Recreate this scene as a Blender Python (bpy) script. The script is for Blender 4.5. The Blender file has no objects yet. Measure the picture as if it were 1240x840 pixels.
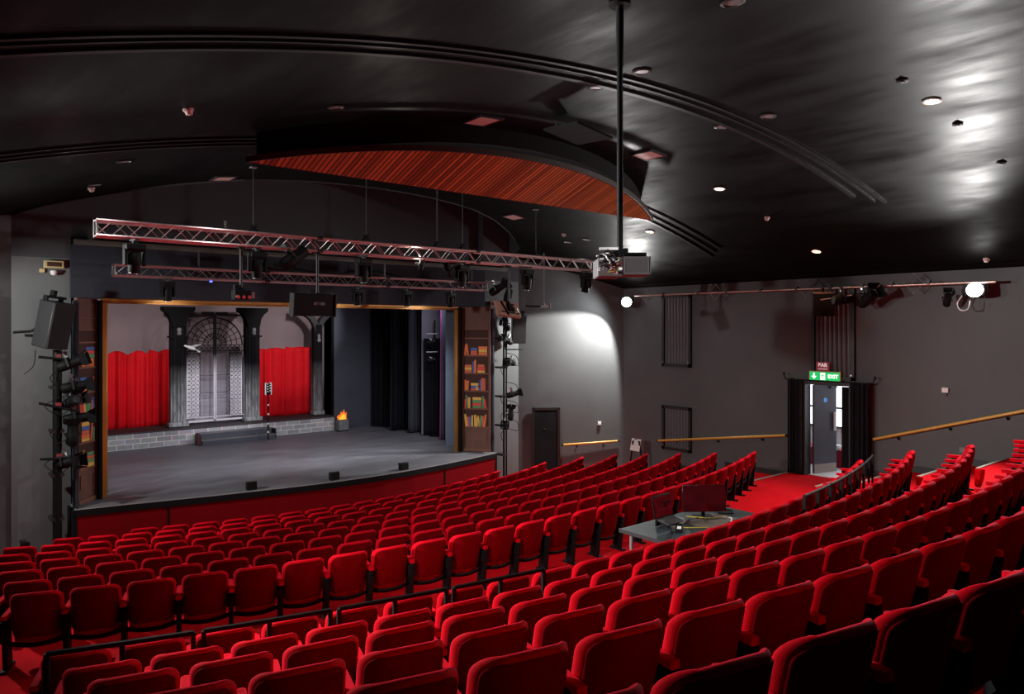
import bpy, bmesh, math, random
from mathutils import Vector, Matrix, Euler
random.seed(7)
PI = math.pi
scn = bpy.context.scene
col = scn.collection
Rr = math.radians

# ------------------------------------------------------------------ materials
def mat(name, c, rough=.6, metal=0., var=.0, vscale=6., bump=0., bscale=60., sheen=0., emit=None, es=0., spec=.5,
        coord='Object', stretch=(1, 1, 1), grad=None, rvar=0., sheen_tint=None):
    m = bpy.data.materials.new(name); m.use_nodes = True
    nt = m.node_tree; N = nt.nodes; L = nt.links
    b = N['Principled BSDF']
    b.inputs['Base Color'].default_value = (*c, 1)
    b.inputs['Roughness'].default_value = rough
    b.inputs['Metallic'].default_value = metal
    b.inputs['Specular IOR Level'].default_value = spec
    if sheen:
        b.inputs['Sheen Weight'].default_value = sheen
        b.inputs['Sheen Roughness'].default_value = .35
        if sheen_tint: b.inputs['Sheen Tint'].default_value = (*sheen_tint, 1)
    if emit:
        b.inputs['Emission Color'].default_value = (*emit, 1)
        b.inputs['Emission Strength'].default_value = es
    tc = None
    if var or bump or rvar or grad:
        tc = N.new('ShaderNodeTexCoord'); mp = N.new('ShaderNodeMapping')
        mp.inputs['Scale'].default_value = stretch
        L.new(tc.outputs[coord], mp.inputs['Vector'])
    csock = None
    if var or rvar:
        n = N.new('ShaderNodeTexNoise'); n.inputs['Scale'].default_value = vscale; n.inputs['Detail'].default_value = 6
        n.inputs['Roughness'].default_value = .6
        L.new(mp.outputs[0], n.inputs['Vector'])
        if var:
            r = N.new('ShaderNodeValToRGB')
            r.color_ramp.elements[0].position = .3; r.color_ramp.elements[1].position = .7
            r.color_ramp.elements[0].color = (*[x * (1 - var) for x in c], 1)
            r.color_ramp.elements[1].color = (*[min(1, x * (1 + var)) for x in c], 1)
            L.new(n.outputs['Fac'], r.inputs['Fac']); csock = r.outputs['Color']
        if rvar:
            mr = N.new('ShaderNodeMapRange')
            mr.inputs['From Min'].default_value = .3; mr.inputs['From Max'].default_value = .7
            mr.inputs['To Min'].default_value = rough - rvar; mr.inputs['To Max'].default_value = rough + rvar
            L.new(n.outputs['Fac'], mr.inputs['Value']); L.new(mr.outputs[0], b.inputs['Roughness'])
    if grad:   # (axis, v0, v1, colour at v1): base colour fading between two colours along an object axis
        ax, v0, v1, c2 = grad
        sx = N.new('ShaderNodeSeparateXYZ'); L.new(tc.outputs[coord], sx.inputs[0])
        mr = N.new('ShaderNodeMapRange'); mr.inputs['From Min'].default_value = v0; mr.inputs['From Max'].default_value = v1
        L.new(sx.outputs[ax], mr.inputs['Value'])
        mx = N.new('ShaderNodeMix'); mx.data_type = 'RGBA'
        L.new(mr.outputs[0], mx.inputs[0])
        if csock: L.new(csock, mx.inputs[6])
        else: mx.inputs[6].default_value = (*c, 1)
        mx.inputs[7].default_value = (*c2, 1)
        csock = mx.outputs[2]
    if csock: L.new(csock, b.inputs['Base Color'])
    if bump:
        n2 = N.new('ShaderNodeTexNoise'); n2.inputs['Scale'].default_value = bscale; n2.inputs['Detail'].default_value = 4
        L.new(mp.outputs[0], n2.inputs['Vector'])
        bp = N.new('ShaderNodeBump'); bp.inputs['Strength'].default_value = bump; bp.inputs['Distance'].default_value = .01
        L.new(n2.outputs['Fac'], bp.inputs['Height']); L.new(bp.outputs[0], b.inputs['Normal'])
    return m

M = {}
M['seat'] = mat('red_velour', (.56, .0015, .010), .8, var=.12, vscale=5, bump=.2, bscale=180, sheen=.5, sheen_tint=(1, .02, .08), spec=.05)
M['seat_shaded'] = mat('red_velour_shaded', (.15, .0005, .0025), .85, var=.10, vscale=4, bump=.2, bscale=180, spec=.03)  # shaded copy of the seat velour; shade on the backs put into the colour
M['carpet'] = mat('red_carpet', (.62, .002, .008), .95, var=.10, vscale=1.2, bump=.5, bscale=220, spec=.1)
M['fascia'] = mat('red_felt_fascia', (.20, .0015, .005), .95, var=.08, vscale=2, spec=.1)
M['black'] = mat('black_powdercoat', (.006, .006, .0065), .6, spec=.18)
M['blackm'] = mat('black_matt', (.006, .006, .007), .9, spec=.2)
M['drape'] = mat('black_wool_drape', (.012, .013, .018), .95, var=.2, vscale=3, sheen=.15, spec=.1)
M['ddrape'] = mat('slate_drape', (.06, .065, .085), .9, var=.1, vscale=3, spec=.1)
M['wall'] = mat('dark_grey_wall_paint', (.086, .090, .090), .62, var=.10, vscale=.7, bump=.06, bscale=25, spec=.35)
M['wall_lit'] = mat('grey_wall_lit', (.13, .14, .14), .6, var=.06, vscale=.8, spec=.3)  # lit copy of the wall grey: lamp light on the piers put into the colour
M['walldark'] = mat('matt_black_rear_wall', (.012, .011, .012), .9, spec=.1)
M['prosc'] = mat('charcoal_proscenium_paint', (.062, .066, .072), .7, var=.12, vscale=.6, spec=.2)
M['header'] = mat('navy_black_header', (.032, .036, .048), .8, var=.15, vscale=.8, spec=.2)
M['ceil'] = mat('glossy_black_ceiling', (.0032, .003, .003), .50, var=.3, vscale=1.6, bump=.16, bscale=2.6, stretch=(1, .3, 1), rvar=.17, spec=.085)
M['groove'] = mat('ceiling_groove_black', (.004, .004, .004), .45)
M['stage'] = mat('scuffed_grey_stage_floor', (.17, .168, .19), .55, var=.22, vscale=2.2, bump=.08, bscale=30, stretch=(.5, 1, 1), rvar=.1)
M['stageedge'] = mat('stage_edge_pale', (.30, .30, .31), .6)
M['alu'] = mat('aluminium', (.55, .53, .53), .35, 1., var=.1, vscale=20)
M['truss'] = mat('truss_aluminium', (.62, .50, .49), .38, .85, var=.15, vscale=12)
M['steel'] = mat('brushed_steel', (.5, .5, .5), .35, 1.)
M['bar'] = mat('pinkish_lighting_bar', (.62, .42, .36), .35, .7)
M['grey'] = mat('mid_grey', (.16, .16, .165), .55)
M['dgrey'] = mat('dark_grey_plastic', (.022, .022, .024), .5)
M['grille'] = mat('speaker_grille', (.018, .018, .02), .8, bump=.6, bscale=300)
M['pale'] = mat('pale_plastic', (.75, .73, .68), .5)
M['cream'] = mat('cream_box', (.55, .47, .22), .6)
M['gold'] = mat('gold_frame_paint', (.42, .19, .035), .42, .35, var=.25, vscale=4, stretch=(.3, .3, .3))
M['glass'] = mat('lens_glass', (.02, .02, .03), .08, spec=.8)
M['oak'] = mat('varnished_oak_rail', (.62, .33, .05), .3, var=.2, vscale=4, stretch=(1, 8, 1))
M['mauve'] = mat('mauve_cyclorama', (.30, .225, .235), .9, var=.10, vscale=.8, spec=.1)
M['redcurt'] = mat('scarlet_curtain', (.62, .002, .008), .7, var=.12, vscale=2, sheen=.2, sheen_tint=(1, .1, .1), spec=.2)
M['flatblue'] = mat('slate_blue_flat', (.055, .062, .085), .75, var=.12, vscale=1.2)
M['legblue'] = mat('dusty_blue_flat', (.16, .20, .28), .8, var=.15, vscale=2)
M['wood'] = None
M['bookwood'] = mat('painted_brown_wood', (.15, .065, .048), .65, var=.25, vscale=5, stretch=(1, 1, .25))
M['bookdark'] = mat('painted_shadow_brown', (.055, .020, .014), .8)
M['bookedge'] = mat('painted_highlight', (.22, .09, .06), .7)
M['column'] = mat('marbled_column_lit_foot', (.27, .28, .29), .8, var=.6, vscale=11, stretch=(1, 1, .22), grad=('Z', .8, 2.3, (.007, .006, .007)), spec=.1)  # marbling is paint; the fade to black imitates light on the foot only
M['gate'] = mat('silver_gate_lit_foot', (.72, .70, .76), .6, var=.1, vscale=9, grad=('Z', 1.9, 2.6, (.006, .004, .005)), spec=.15)  # light from the floor put into the colour: silver foot, black top
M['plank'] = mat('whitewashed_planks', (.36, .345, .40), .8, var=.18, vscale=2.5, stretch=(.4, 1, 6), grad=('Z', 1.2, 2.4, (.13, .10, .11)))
M['white'] = mat('white_paint', (.8, .8, .8), .6)
M['lampon'] = mat('flood_lens_lit', (1, 1, 1), .5, emit=(1, .99, .96), es=26)
M['downon'] = mat('downlight_lit', (1, .9, .8), .5, emit=(1, .80, .60), es=7)
M['downwarm'] = mat('downlight_warm', (1, .7, .4), .5, emit=(1, .50, .18), es=9)
M['downoff'] = mat('downlight_unlit', (.35, .33, .33), .3, .4)
M['sensor'] = mat('detector_pink_white', (.62, .44, .42), .5)
M['signgreen'] = mat('exit_sign_green', (.0, .26, .06), .4, emit=(.0, .55, .12), es=.9)
M['signwhite'] = mat('exit_sign_white', (.9, .95, .9), .4, emit=(.9, 1, .9), es=1.3)
M['signred'] = mat('bar_sign_red', (.34, .012, .03), .5, emit=(.4, .01, .03), es=.12)
M['signpale'] = mat('bar_sign_lettering', (.85, .8, .8), .5, emit=(1, .9, .9), es=.35)
M['windowglow'] = mat('daylight_window', (.9, .92, 1), .5, emit=(.88, .92, 1), es=2.4)
M['door'] = mat('plum_grey_door', (.060, .055, .075), .45, var=.1, vscale=2)
M['kick'] = mat('kick_plate', (.36, .28, .25), .4, .6)
M['blue'] = mat('blue_disc', (.10, .32, .75), .4, emit=(.1, .35, .9), es=.3)
M['corr'] = mat('corrugated_grey', (.085, .082, .088), .6)
M['frame'] = mat('window_frame_black', (.012, .009, .008), .5)
M['tabletop'] = mat('slate_table_top', (.028, .040, .045), .55, var=.25, vscale=6, spec=.3)
M['screen'] = mat('black_screen', (.012, .004, .006), .12, spec=.7)
M['paper'] = mat('brown_paper_sheets', (.10, .075, .06), .6, var=.4, vscale=10)
M['yellow'] = mat('yellow_cable', (.55, .45, .05), .5)
M['flame1'] = mat('flame_orange', (1, .25, .02), .6, emit=(1, .2, .02), es=.6)
M['flame2'] = mat('flame_yellow', (1, .7, .05), .6, emit=(1, .6, .05), es=.6)
M['sandbox'] = mat('grey_prop_bucket', (.17, .17, .18), .7, var=.3, vscale=14)
M['nosing'] = mat('worn_grey_nosing', (.30, .28, .23), .7)
M['skirt'] = mat('black_skirting', (.01, .01, .01), .5)
M['redglow'] = mat('crimson_panel', (.30, .004, .02), .7)
M['magenta'] = mat('magenta_cord', (.45, .03, .30), .5)
M['brownpanel'] = mat('warm_brown_casing', (.30, .16, .11), .55, var=.2, vscale=8)
M['blueled'] = mat('blue_indicator', (.1, .15, 1), .4, emit=(.1, .15, 1), es=3)
M['amberled'] = mat('amber_indicator', (1, .4, .05), .4, emit=(1, .4, .05), es=3)
BOOKC = [mat('painted_book_' + n, c, .7) for n, c in (('orange', (.85, .22, .07)), ('red', (.75, .08, .06)), ('blue', (.07, .16, .48)),
         ('green', (.12, .34, .16)), ('yellow', (.80, .50, .10)), ('rust', (.70, .15, .07)), ('cream', (.65, .50, .30)))]

def wood_mat():   # narrow mahogany slats: dark joints every 6 cm, each slat its own tone
    m = bpy.data.materials.new('mahogany_slats'); m.use_nodes = True
    N = m.node_tree.nodes; L = m.node_tree.links; b = N['Principled BSDF']
    tc = N.new('ShaderNodeTexCoord'); sx = N.new('ShaderNodeSeparateXYZ'); L.new(tc.outputs['Object'], sx.inputs[0])
    mu = N.new('ShaderNodeMath'); mu.operation = 'MULTIPLY'; mu.inputs[1].default_value = 1 / .072; L.new(sx.outputs['X'], mu.inputs[0])
    fr = N.new('ShaderNodeMath'); fr.operation = 'FRACT'; L.new(mu.outputs[0], fr.inputs[0])
    fl = N.new('ShaderNodeMath'); fl.operation = 'FLOOR'; L.new(mu.outputs[0], fl.inputs[0])
    wn = N.new('ShaderNodeTexWhiteNoise'); wn.noise_dimensions = '1D'; L.new(fl.outputs[0], wn.inputs['W'])
    cr = N.new('ShaderNodeValToRGB'); cr.color_ramp.elements[0].color = (.34, .090, .022, 1); cr.color_ramp.elements[1].color = (.85, .29, .085, 1)
    L.new(wn.outputs['Value'], cr.inputs[0])
    no = N.new('ShaderNodeTexNoise'); no.inputs['Scale'].default_value = 9; mp = N.new('ShaderNodeMapping'); mp.inputs['Scale'].default_value = (4, .3, 1)
    L.new(tc.outputs['Object'], mp.inputs[0]); L.new(mp.outputs[0], no.inputs['Vector'])
    mx = N.new('ShaderNodeMix'); mx.data_type = 'RGBA'; mx.blend_type = 'MULTIPLY'; mx.inputs[0].default_value = .5
    L.new(cr.outputs[0], mx.inputs[6]); L.new(no.outputs['Color'], mx.inputs[7])
    gt = N.new('ShaderNodeMath'); gt.operation = 'GREATER_THAN'; gt.inputs[1].default_value = .26; L.new(fr.outputs[0], gt.inputs[0])
    m2 = N.new('ShaderNodeMix'); m2.data_type = 'RGBA'; L.new(gt.outputs[0], m2.inputs[0])
    m2.inputs[6].default_value = (.02, .004, .002, 1); L.new(mx.outputs[2], m2.inputs[7])
    L.new(m2.outputs[2], b.inputs['Base Color']); b.inputs['Roughness'].default_value = .42
    bp = N.new('ShaderNodeBump'); bp.inputs['Distance'].default_value = .01; bp.inputs['Strength'].default_value = .8
    L.new(gt.outputs[0], bp.inputs['Height']); L.new(bp.outputs[0], b.inputs['Normal'])
    return m
M['wood'] = wood_mat()

def brick_mat():
    m = bpy.data.materials.new('painted_stone_blocks'); m.use_nodes = True
    N = m.node_tree.nodes; L = m.node_tree.links; b = N['Principled BSDF']
    tc = N.new('ShaderNodeTexCoord'); mp = N.new('ShaderNodeMapping'); mp.inputs['Rotation'].default_value = (Rr(90), 0, 0)
    L.new(tc.outputs['Object'], mp.inputs[0])
    sx = N.new('ShaderNodeSeparateXYZ'); L.new(tc.outputs['Object'], sx.inputs[0])
    cx = N.new('ShaderNodeCombineXYZ'); L.new(sx.outputs['X'], cx.inputs['X']); L.new(sx.outputs['Z'], cx.inputs['Y'])
    br = N.new('ShaderNodeTexBrick'); L.new(cx.outputs[0], br.inputs['Vector'])
    br.inputs['Color1'].default_value = (.30, .30, .34, 1); br.inputs['Color2'].default_value = (.52, .52, .57, 1)
    br.inputs['Mortar'].default_value = (.95, .93, .80, 1); br.inputs['Scale'].default_value = 1
    br.inputs['Mortar Size'].default_value = .011; br.inputs['Brick Width'].default_value = .40; br.inputs['Row Height'].default_value = .145
    no = N.new('ShaderNodeTexNoise'); no.inputs['Scale'].default_value = 9; no.inputs['Detail'].default_value = 6; L.new(tc.outputs['Object'], no.inputs['Vector'])
    mx = N.new('ShaderNodeMix'); mx.data_type = 'RGBA'; mx.blend_type = 'MULTIPLY'; mx.inputs[0].default_value = .6
    L.new(br.outputs['Color'], mx.inputs[6]); L.new(no.outputs['Color'], mx.inputs[7])
    gm = N.new('ShaderNodeGamma'); gm.inputs[1].default_value = .8; L.new(mx.outputs[2], gm.inputs[0])
    L.new(gm.outputs[0], b.inputs['Base Color']); b.inputs['Roughness'].default_value = .8
    return m
M['brick'] = brick_mat()

# ------------------------------------------------------------------ mesh helpers
class MB:
    def __init__(s): s.v = []; s.f = []; s.mi = []
    def add(s, vs, fs, mi=0):
        o = len(s.v); s.v += [tuple(p) for p in vs]; s.f += [tuple(i + o for i in f) for f in fs]; s.mi += [mi] * len(fs); return s
    def box(s, c, d, rot=None, mi=0):
        hx, hy, hz = d[0] / 2, d[1] / 2, d[2] / 2
        vs = [Vector((x, y, z)) for x in (-hx, hx) for y in (-hy, hy) for z in (-hz, hz)]
        if rot: e = Euler(rot).to_matrix(); vs = [e @ q for q in vs]
        c = Vector(c); vs = [q + c for q in vs]
        return s.add(vs, [(0, 1, 3, 2), (4, 6, 7, 5), (0, 4, 5, 1), (2, 3, 7, 6), (0, 2, 6, 4), (1, 5, 7, 3)], mi)
    def cyl(s, a, b, r, n=10, r2=None, mi=0, cap=True):
        a = Vector(a); b = Vector(b); r2 = r if r2 is None else r2
        d = (b - a).normalized(); u = d.orthogonal().normalized(); w = d.cross(u)
        vs = []
        for i in range(n):
            t = 2 * PI * i / n; e = u * math.cos(t) + w * math.sin(t); vs += [a + e * r, b + e * r2]
        fs = [(2 * i, 2 * ((i + 1) % n), 2 * ((i + 1) % n) + 1, 2 * i + 1) for i in range(n)]
        if cap: fs += [tuple(2 * i for i in range(n))[::-1], tuple(2 * i + 1 for i in range(n))]
        return s.add(vs, fs, mi)
    def tube(s, pts, r, n=6, mi=0):
        for a, b in zip(pts[:-1], pts[1:]): s.cyl(a, b, r, n, mi=mi)
        return s
    def lathe(s, prof, n=16, c=(0, 0, 0), axis='z', mi=0, rot=None):
        vs = []; c = Vector(c); e = Euler(rot).to_matrix() if rot else Matrix.Identity(3)
        for r, z in prof:
            for i in range(n):
                t = 2 * PI * i / n; vs.append(c + e @ Vector((r * math.cos(t), r * math.sin(t), z)))
        fs = []
        for j in range(len(prof) - 1):
            for i in range(n):
                a = j * n + i; b = j * n + (i + 1) % n; fs.append((a, b, b + n, a + n))
        fs += [tuple(range(n))[::-1], tuple((len(prof) - 1) * n + i for i in range(n))]
        return s.add(vs, fs, mi)
    def prism(s, poly, z0, z1, mi=0):
        n = len(poly); vs = [(x, y, z0) for x, y in poly] + [(x, y, z1) for x, y in poly]
        return s.add(vs, [tuple(range(n))[::-1], tuple(range(n, 2 * n))] + [(i, (i + 1) % n, (i + 1) % n + n, i + n) for i in range(n)], mi)
    def sheet(s, fn, nu, nv, mi=0):
        vs = [fn(i / nu, j / nv) for j in range(nv + 1) for i in range(nu + 1)]
        w = nu + 1
        return s.add(vs, [(j * w + i, j * w + i + 1, (j + 1) * w + i + 1, (j + 1) * w + i) for j in range(nv) for i in range(nu)], mi)

def obj(name, mb, m, parent=None, loc=(0, 0, 0), rot=(0, 0, 0), bevel=0., smooth=False, seg=2, fix=True):
    me = bpy.data.meshes.new(name)
    me.from_pydata(mb.v, [], mb.f)
    ms = m if isinstance(m, (list, tuple)) else [m]
    for x in ms: me.materials.append(x)
    for p, k in zip(me.polygons, mb.mi): p.material_index = k
    if fix:
        bm = bmesh.new(); bm.from_mesh(me); bmesh.ops.recalc_face_normals(bm, faces=bm.faces); bm.to_mesh(me); bm.free()
    o = bpy.data.objects.new(name, me); col.objects.link(o)
    o.location = loc; o.rotation_euler = rot
    if parent: o.parent = parent
    if bevel:
        b = o.modifiers.new('bevel', 'BEVEL'); b.width = bevel; b.segments = seg; b.limit_method = 'ANGLE'
    if smooth or bevel:
        for p in me.polygons: p.use_smooth = True
        if smooth != 'full': me.set_sharp_from_angle(angle=Rr(42))
    return o

def thing(name, label, cat, loc=(0, 0, 0), rot=(0, 0, 0), group=None):
    o = bpy.data.objects.new(name, None); col.objects.link(o); o.empty_display_size = .1
    o.location = loc; o.rotation_euler = rot; o['label'] = label; o['category'] = cat
    if group: o['group'] = group
    return o
def tag(o, label, cat, group=None, kind=None):
    o['label'] = label; o['category'] = cat
    if group: o['group'] = group
    if kind: o['kind'] = kind
    return o
def struct(name, mb, m, **k):
    par = k.get('parent')
    o = obj(name, mb, m, **k)
    if not par: o['kind'] = 'structure'
    return o
def dup(root, loc, rot, label=None, group=None):
    r = root.copy(); col.objects.link(r); r.location = loc; r.rotation_euler = rot
    if label: r['label'] = label
    if group: r['group'] = group
    for ch in list(root.children):
        c = ch.copy(); col.objects.link(c); c.parent = r; c.matrix_parent_inverse = ch.matrix_parent_inverse
        for g in ch.children:
            d = g.copy(); col.objects.link(d); d.parent = c
    return r
ORD = ['zeroth', 'first', 'second', 'third', 'fourth', 'fifth', 'sixth', 'seventh', 'eighth', 'ninth', 'tenth', 'eleventh', 'twelfth',
       'thirteenth', 'fourteenth', 'fifteenth', 'sixteenth', 'seventeenth', 'eighteenth', 'nineteenth', 'twentieth', 'twenty-first',
       'twenty-second', 'twenty-third', 'twenty-fourth', 'twenty-fifth', 'twenty-sixth', 'twenty-seventh']

# ------------------------------------------------------------------ camera
CAM = Vector((-7.166, -25.459, 3.38)); YAW = Rr(39.3); FPX = 876.2
cd = bpy.data.cameras.new('camera'); cam = bpy.data.objects.new('camera', cd); col.objects.link(cam)
cam.location = CAM; cam.rotation_euler = (Rr(90), 0, -YAW)
cd.sensor_width = 36; cd.lens = 36 * FPX / 1240; cd.shift_y = -(420 - 396.95) / 1240
cd.clip_start = .05; cd.clip_end = 200
scn.camera = cam
def inframe(x, y, z, mx=90, my=40):
    d = Vector((x, y, z)) - CAM
    Y = d.x * math.sin(YAW) + d.y * math.cos(YAW); X = d.x * math.cos(YAW) - d.y * math.sin(YAW)
    if Y < .5: return False
    px = 620 + FPX * X / Y; py = 396.95 - FPX * d.z / Y
    return -mx < px < 1240 + mx and py < 840 + my

def beyond_right(x, y):   # the rows carry on a little past the right-hand edge of the view
    d = Vector((x, y, 0)) - CAM
    Y = d.x * math.sin(YAW) + d.y * math.cos(YAW); X = d.x * math.cos(YAW) - d.y * math.sin(YAW)
    return Y > 2.2 and 1240 <= 620 + FPX * X / Y < 2000

# ------------------------------------------------------------------ room shell
def zc(x): return 6.24 - x * x / 44.0
SLOT = [(0, -12.3), (1.4, -12.28), (2.6, -12.15), (3.5, -11.8), (4.3, -11.3), (4.9, -10.85), (5.5, -10.3), (5.95, -9.4)]
def yend(x):
    x = abs(x)
    if x >= 5.95: return -9.0
    for (a, ya), (b, yb) in zip(SLOT[:-1], SLOT[1:]):
        if x <= b: return ya + (yb - ya) * (x - a) / (b - a)
xs = sorted(set([round(-8.85 + i * 17.7 / 70, 4) for i in range(71)] + [5.95, 5.951, -5.95, -5.951] + [s * p[0] for p in SLOT for s in (1, -1)]))
mb = MB()
NYC = 14
for i in range(len(xs) - 1):
    a, b = xs[i], xs[i + 1]; ya, yb = yend(a), yend(b)
    for j in range(NYC):
        t0, t1 = j / NYC, (j + 1) / NYC
        P = [(a, -29 + (ya + 29) * t0, zc(a)), (b, -29 + (yb + 29) * t0, zc(b)), (b, -29 + (yb + 29) * t1, zc(b)), (a, -29 + (ya + 29) * t1, zc(a))]
        mb.add(P, [(3, 2, 1, 0)])
c_ = struct('ceiling', mb, M['ceil'], smooth='full', fix=False)
bm = bmesh.new(); bm.from_mesh(c_.data); bmesh.ops.remove_doubles(bm, verts=bm.verts, dist=.0005); bm.to_mesh(c_.data); bm.free()
# the lighting slot above the stage front: upstand, lid
mb = MB()
for a, b in zip(xs[:-1], xs[1:]):
    if abs(a) <= 5.951 and abs(b) <= 5.951:
        mb.add([(a, yend(a), zc(a) - .03), (b, yend(b), zc(b) - .03), (b, yend(b), 7.2), (a, yend(a), 7.2)], [(0, 1, 2, 3)])
struct('trim_1', mb, M['prosc'])
mb = MB().box((0, -10.8, 7.25), (12.2, 3.6, .1)); struct('ceiling_slot', mb, M['blackm'])
# grooves across the vault: raised black strips stand in for their shadow gaps
def groove(name, segs):
    mb = MB()
    for Y, w, x0, x1 in segs:
        n = 40
        for i in range(n):
            a = x0 + (x1 - x0) * i / n; b = x0 + (x1 - x0) * (i + 1) / n
            za, zb = zc(a), zc(b); h = .022
            vs = [(a, Y - w / 2, za + .01), (a, Y + w / 2, za + .01), (a, Y + w / 2, za - h), (a, Y - w / 2, za - h),
                  (b, Y - w / 2, zb + .01), (b, Y + w / 2, zb + .01), (b, Y + w / 2, zb - h), (b, Y - w / 2, zb - h)]
            mb.add(vs, [(0, 1, 5, 4), (1, 2, 6, 5), (2, 3, 7, 6), (3, 0, 4, 7)])
    struct(name, mb, M['groove'])
groove('trim_2', [(-19.93, .05, -8.6, 5.6), (-19.80, .03, -8.6, 5.5), (-19.58, .07, -8.6, 5.2)])
groove('trim_3', [(-15.30, .07, -8.6, 7.2), (-15.55, .04, -8.6, 7.0), (-15.8, .05, -8.6, 6.8)])
# cornice on both side walls
for nm, s in (('trim_4', 1), ('trim_5', -1)):
    mb = MB().box((s * 8.62, -20.1, 4.66), (.18, 17.8, .16)).box((s * 8.5, -20.1, 4.80), (.4, 17.8, .10)).box((s * 8.3, -20.1, 4.78), (.05, 17.8, .05))
    struct(nm, mb, M['groove'], bevel=.01)
# walls
DY0, DY1, DZ = -17.87, -16.84, 2.10
mb = MB().box((8.78, (-11.1 + DY1) / 2, 1.9), (.16, abs(-11.1 - DY1), 6.2)).box((8.78, (DY0 - 29) / 2, 1.9), (.16, abs(-29 - DY0), 6.2))
mb.box((8.78, (DY0 + DY1) / 2, (DZ + 5.0) / 2), (.16, DY1 - DY0, 5.0 - DZ)).box((8.78, (DY0 + DY1) / 2, -.65), (.16, DY1 - DY0, 1.28))
struct('wall_right', mb, M['wall'])
struct('wall_left', MB().box((-8.78, -20.0, 1.9), (.16, 18.2, 6.2)), M['walldark'])
struct('wall_back', MB().box((0, -29.08, 2.6), (17.7, .16, 7.6)), M['walldark'])
def splay(s):
    p = [(6.2 if s > 0 else -5.86, -9.4), (s * 8.7, -11.2), (s * 8.86, -11.1), (s * 6.2, -9.25)]
    return MB().prism(p, -1.2, 5.45)
struct('wall_splay_right', splay(1), M['wall']); struct('wall_splay_left', splay(-1), M['wall'])
for s, nm, xa, xb in ((1, 'wall_pier_right', 4.93, 6.21), (-1, 'wall_pier_left', 4.93, 5.87)):
    struct(nm, MB().box((s * (xa + xb) / 2, -9.3, 1.75), (xb - xa, .22, 5.9)), M['wall_lit'])
    struct(nm.replace('pier', 'above_pier'), MB().box((s * (xa + xb) / 2, -9.3, 5.9), (xb - xa, .22, 2.4)), M['prosc'])  # on the left, the darker colour stands in for the pier fading into shade
# proscenium wall above the opening, up into the slot
struct('wall_proscenium', MB().box((0, -9.1, 6.05), (12.3, .12, 2.4)), M['prosc'])
for s, nm in ((1, 'wall_stage_return_right'), (-1, 'wall_stage_return_left')):
    struct(nm, MB().box((s * 4.95, -9.12, 2.0), (.5, .14, 6.0)), M['header'])
hb = MB().box((0, -9.3, 4.47), (9.9, .36, 1.02))
struct('wall_header', hb, M['header'], bevel=.01)
for s, nm in ((1, 'wall_masking_right'), (-1, 'wall_masking_left')):
    struct(nm, MB().box((s * (4.90 if s < 0 else 4.88), -9.72 if s < 0 else -9.9, 1.95), (.05, .42 if s < 0 else .1, 3.9)), M['header'])
struct('trim_6', MB().box((.4, -9.52, 5.02), (10.6, .10, .10)), mat('olive_grey_lip', (.11, .12, .10), .6))
# stage house
struct('wall_stage_back', MB().box((0, 1.0, 3.0), (16, .12, 7.5)), M['blackm'])
for s, nm in ((1, 'wall_stage_right'), (-1, 'wall_stage_left')):
    struct(nm, MB().box((s * 7.6, -4, 3.0), (.12, 10, 7.5)), M['header'])
struct('ceiling_stage', MB().box((0, -4, 6.3), (15.4, 10, .1)), M['blackm'])

# ------------------------------------------------------------------ stalls floor
ROWS = [  # name, back-top radius, floor z, theta of first seat's right corner, count, ordinal phrase
 ('F8', 11.815, -1.01, 20.37, 17), ('F7', 12.70, -.865, 15.60, 22), ('F6', 13.60, -.72, 13.85, 25), ('F5', 14.50, -.58, 14.80, 26),
 ('F4', 15.40, -.434, 16.14, 26), ('F3', 16.30, -.29, 17.39, 26), ('F2', 17.195, -.15, 18.53, 26), ('F1', 18.095, 0, 19.57, 26),
 ('B1', 20.25, .195, 21.80, 25), ('B2', 21.063, .41, 22.57, 26), ('B3', 21.98, .70, 23.28, 25), ('B4', 22.90, .99, 23.956, 26),
 ('B5', 23.80, 1.28, 24.618, 26), ('B6', 24.73, 1.575, 26.41, 24)]
mb = MB()
edges = [(11.95, -.865, -13.75), (12.84, -.72, -13.75), (13.74, -.58, -13.75), (14.64, -.434, -14.6)]
tiers = [(-8.0, -1.01, None)]
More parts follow.
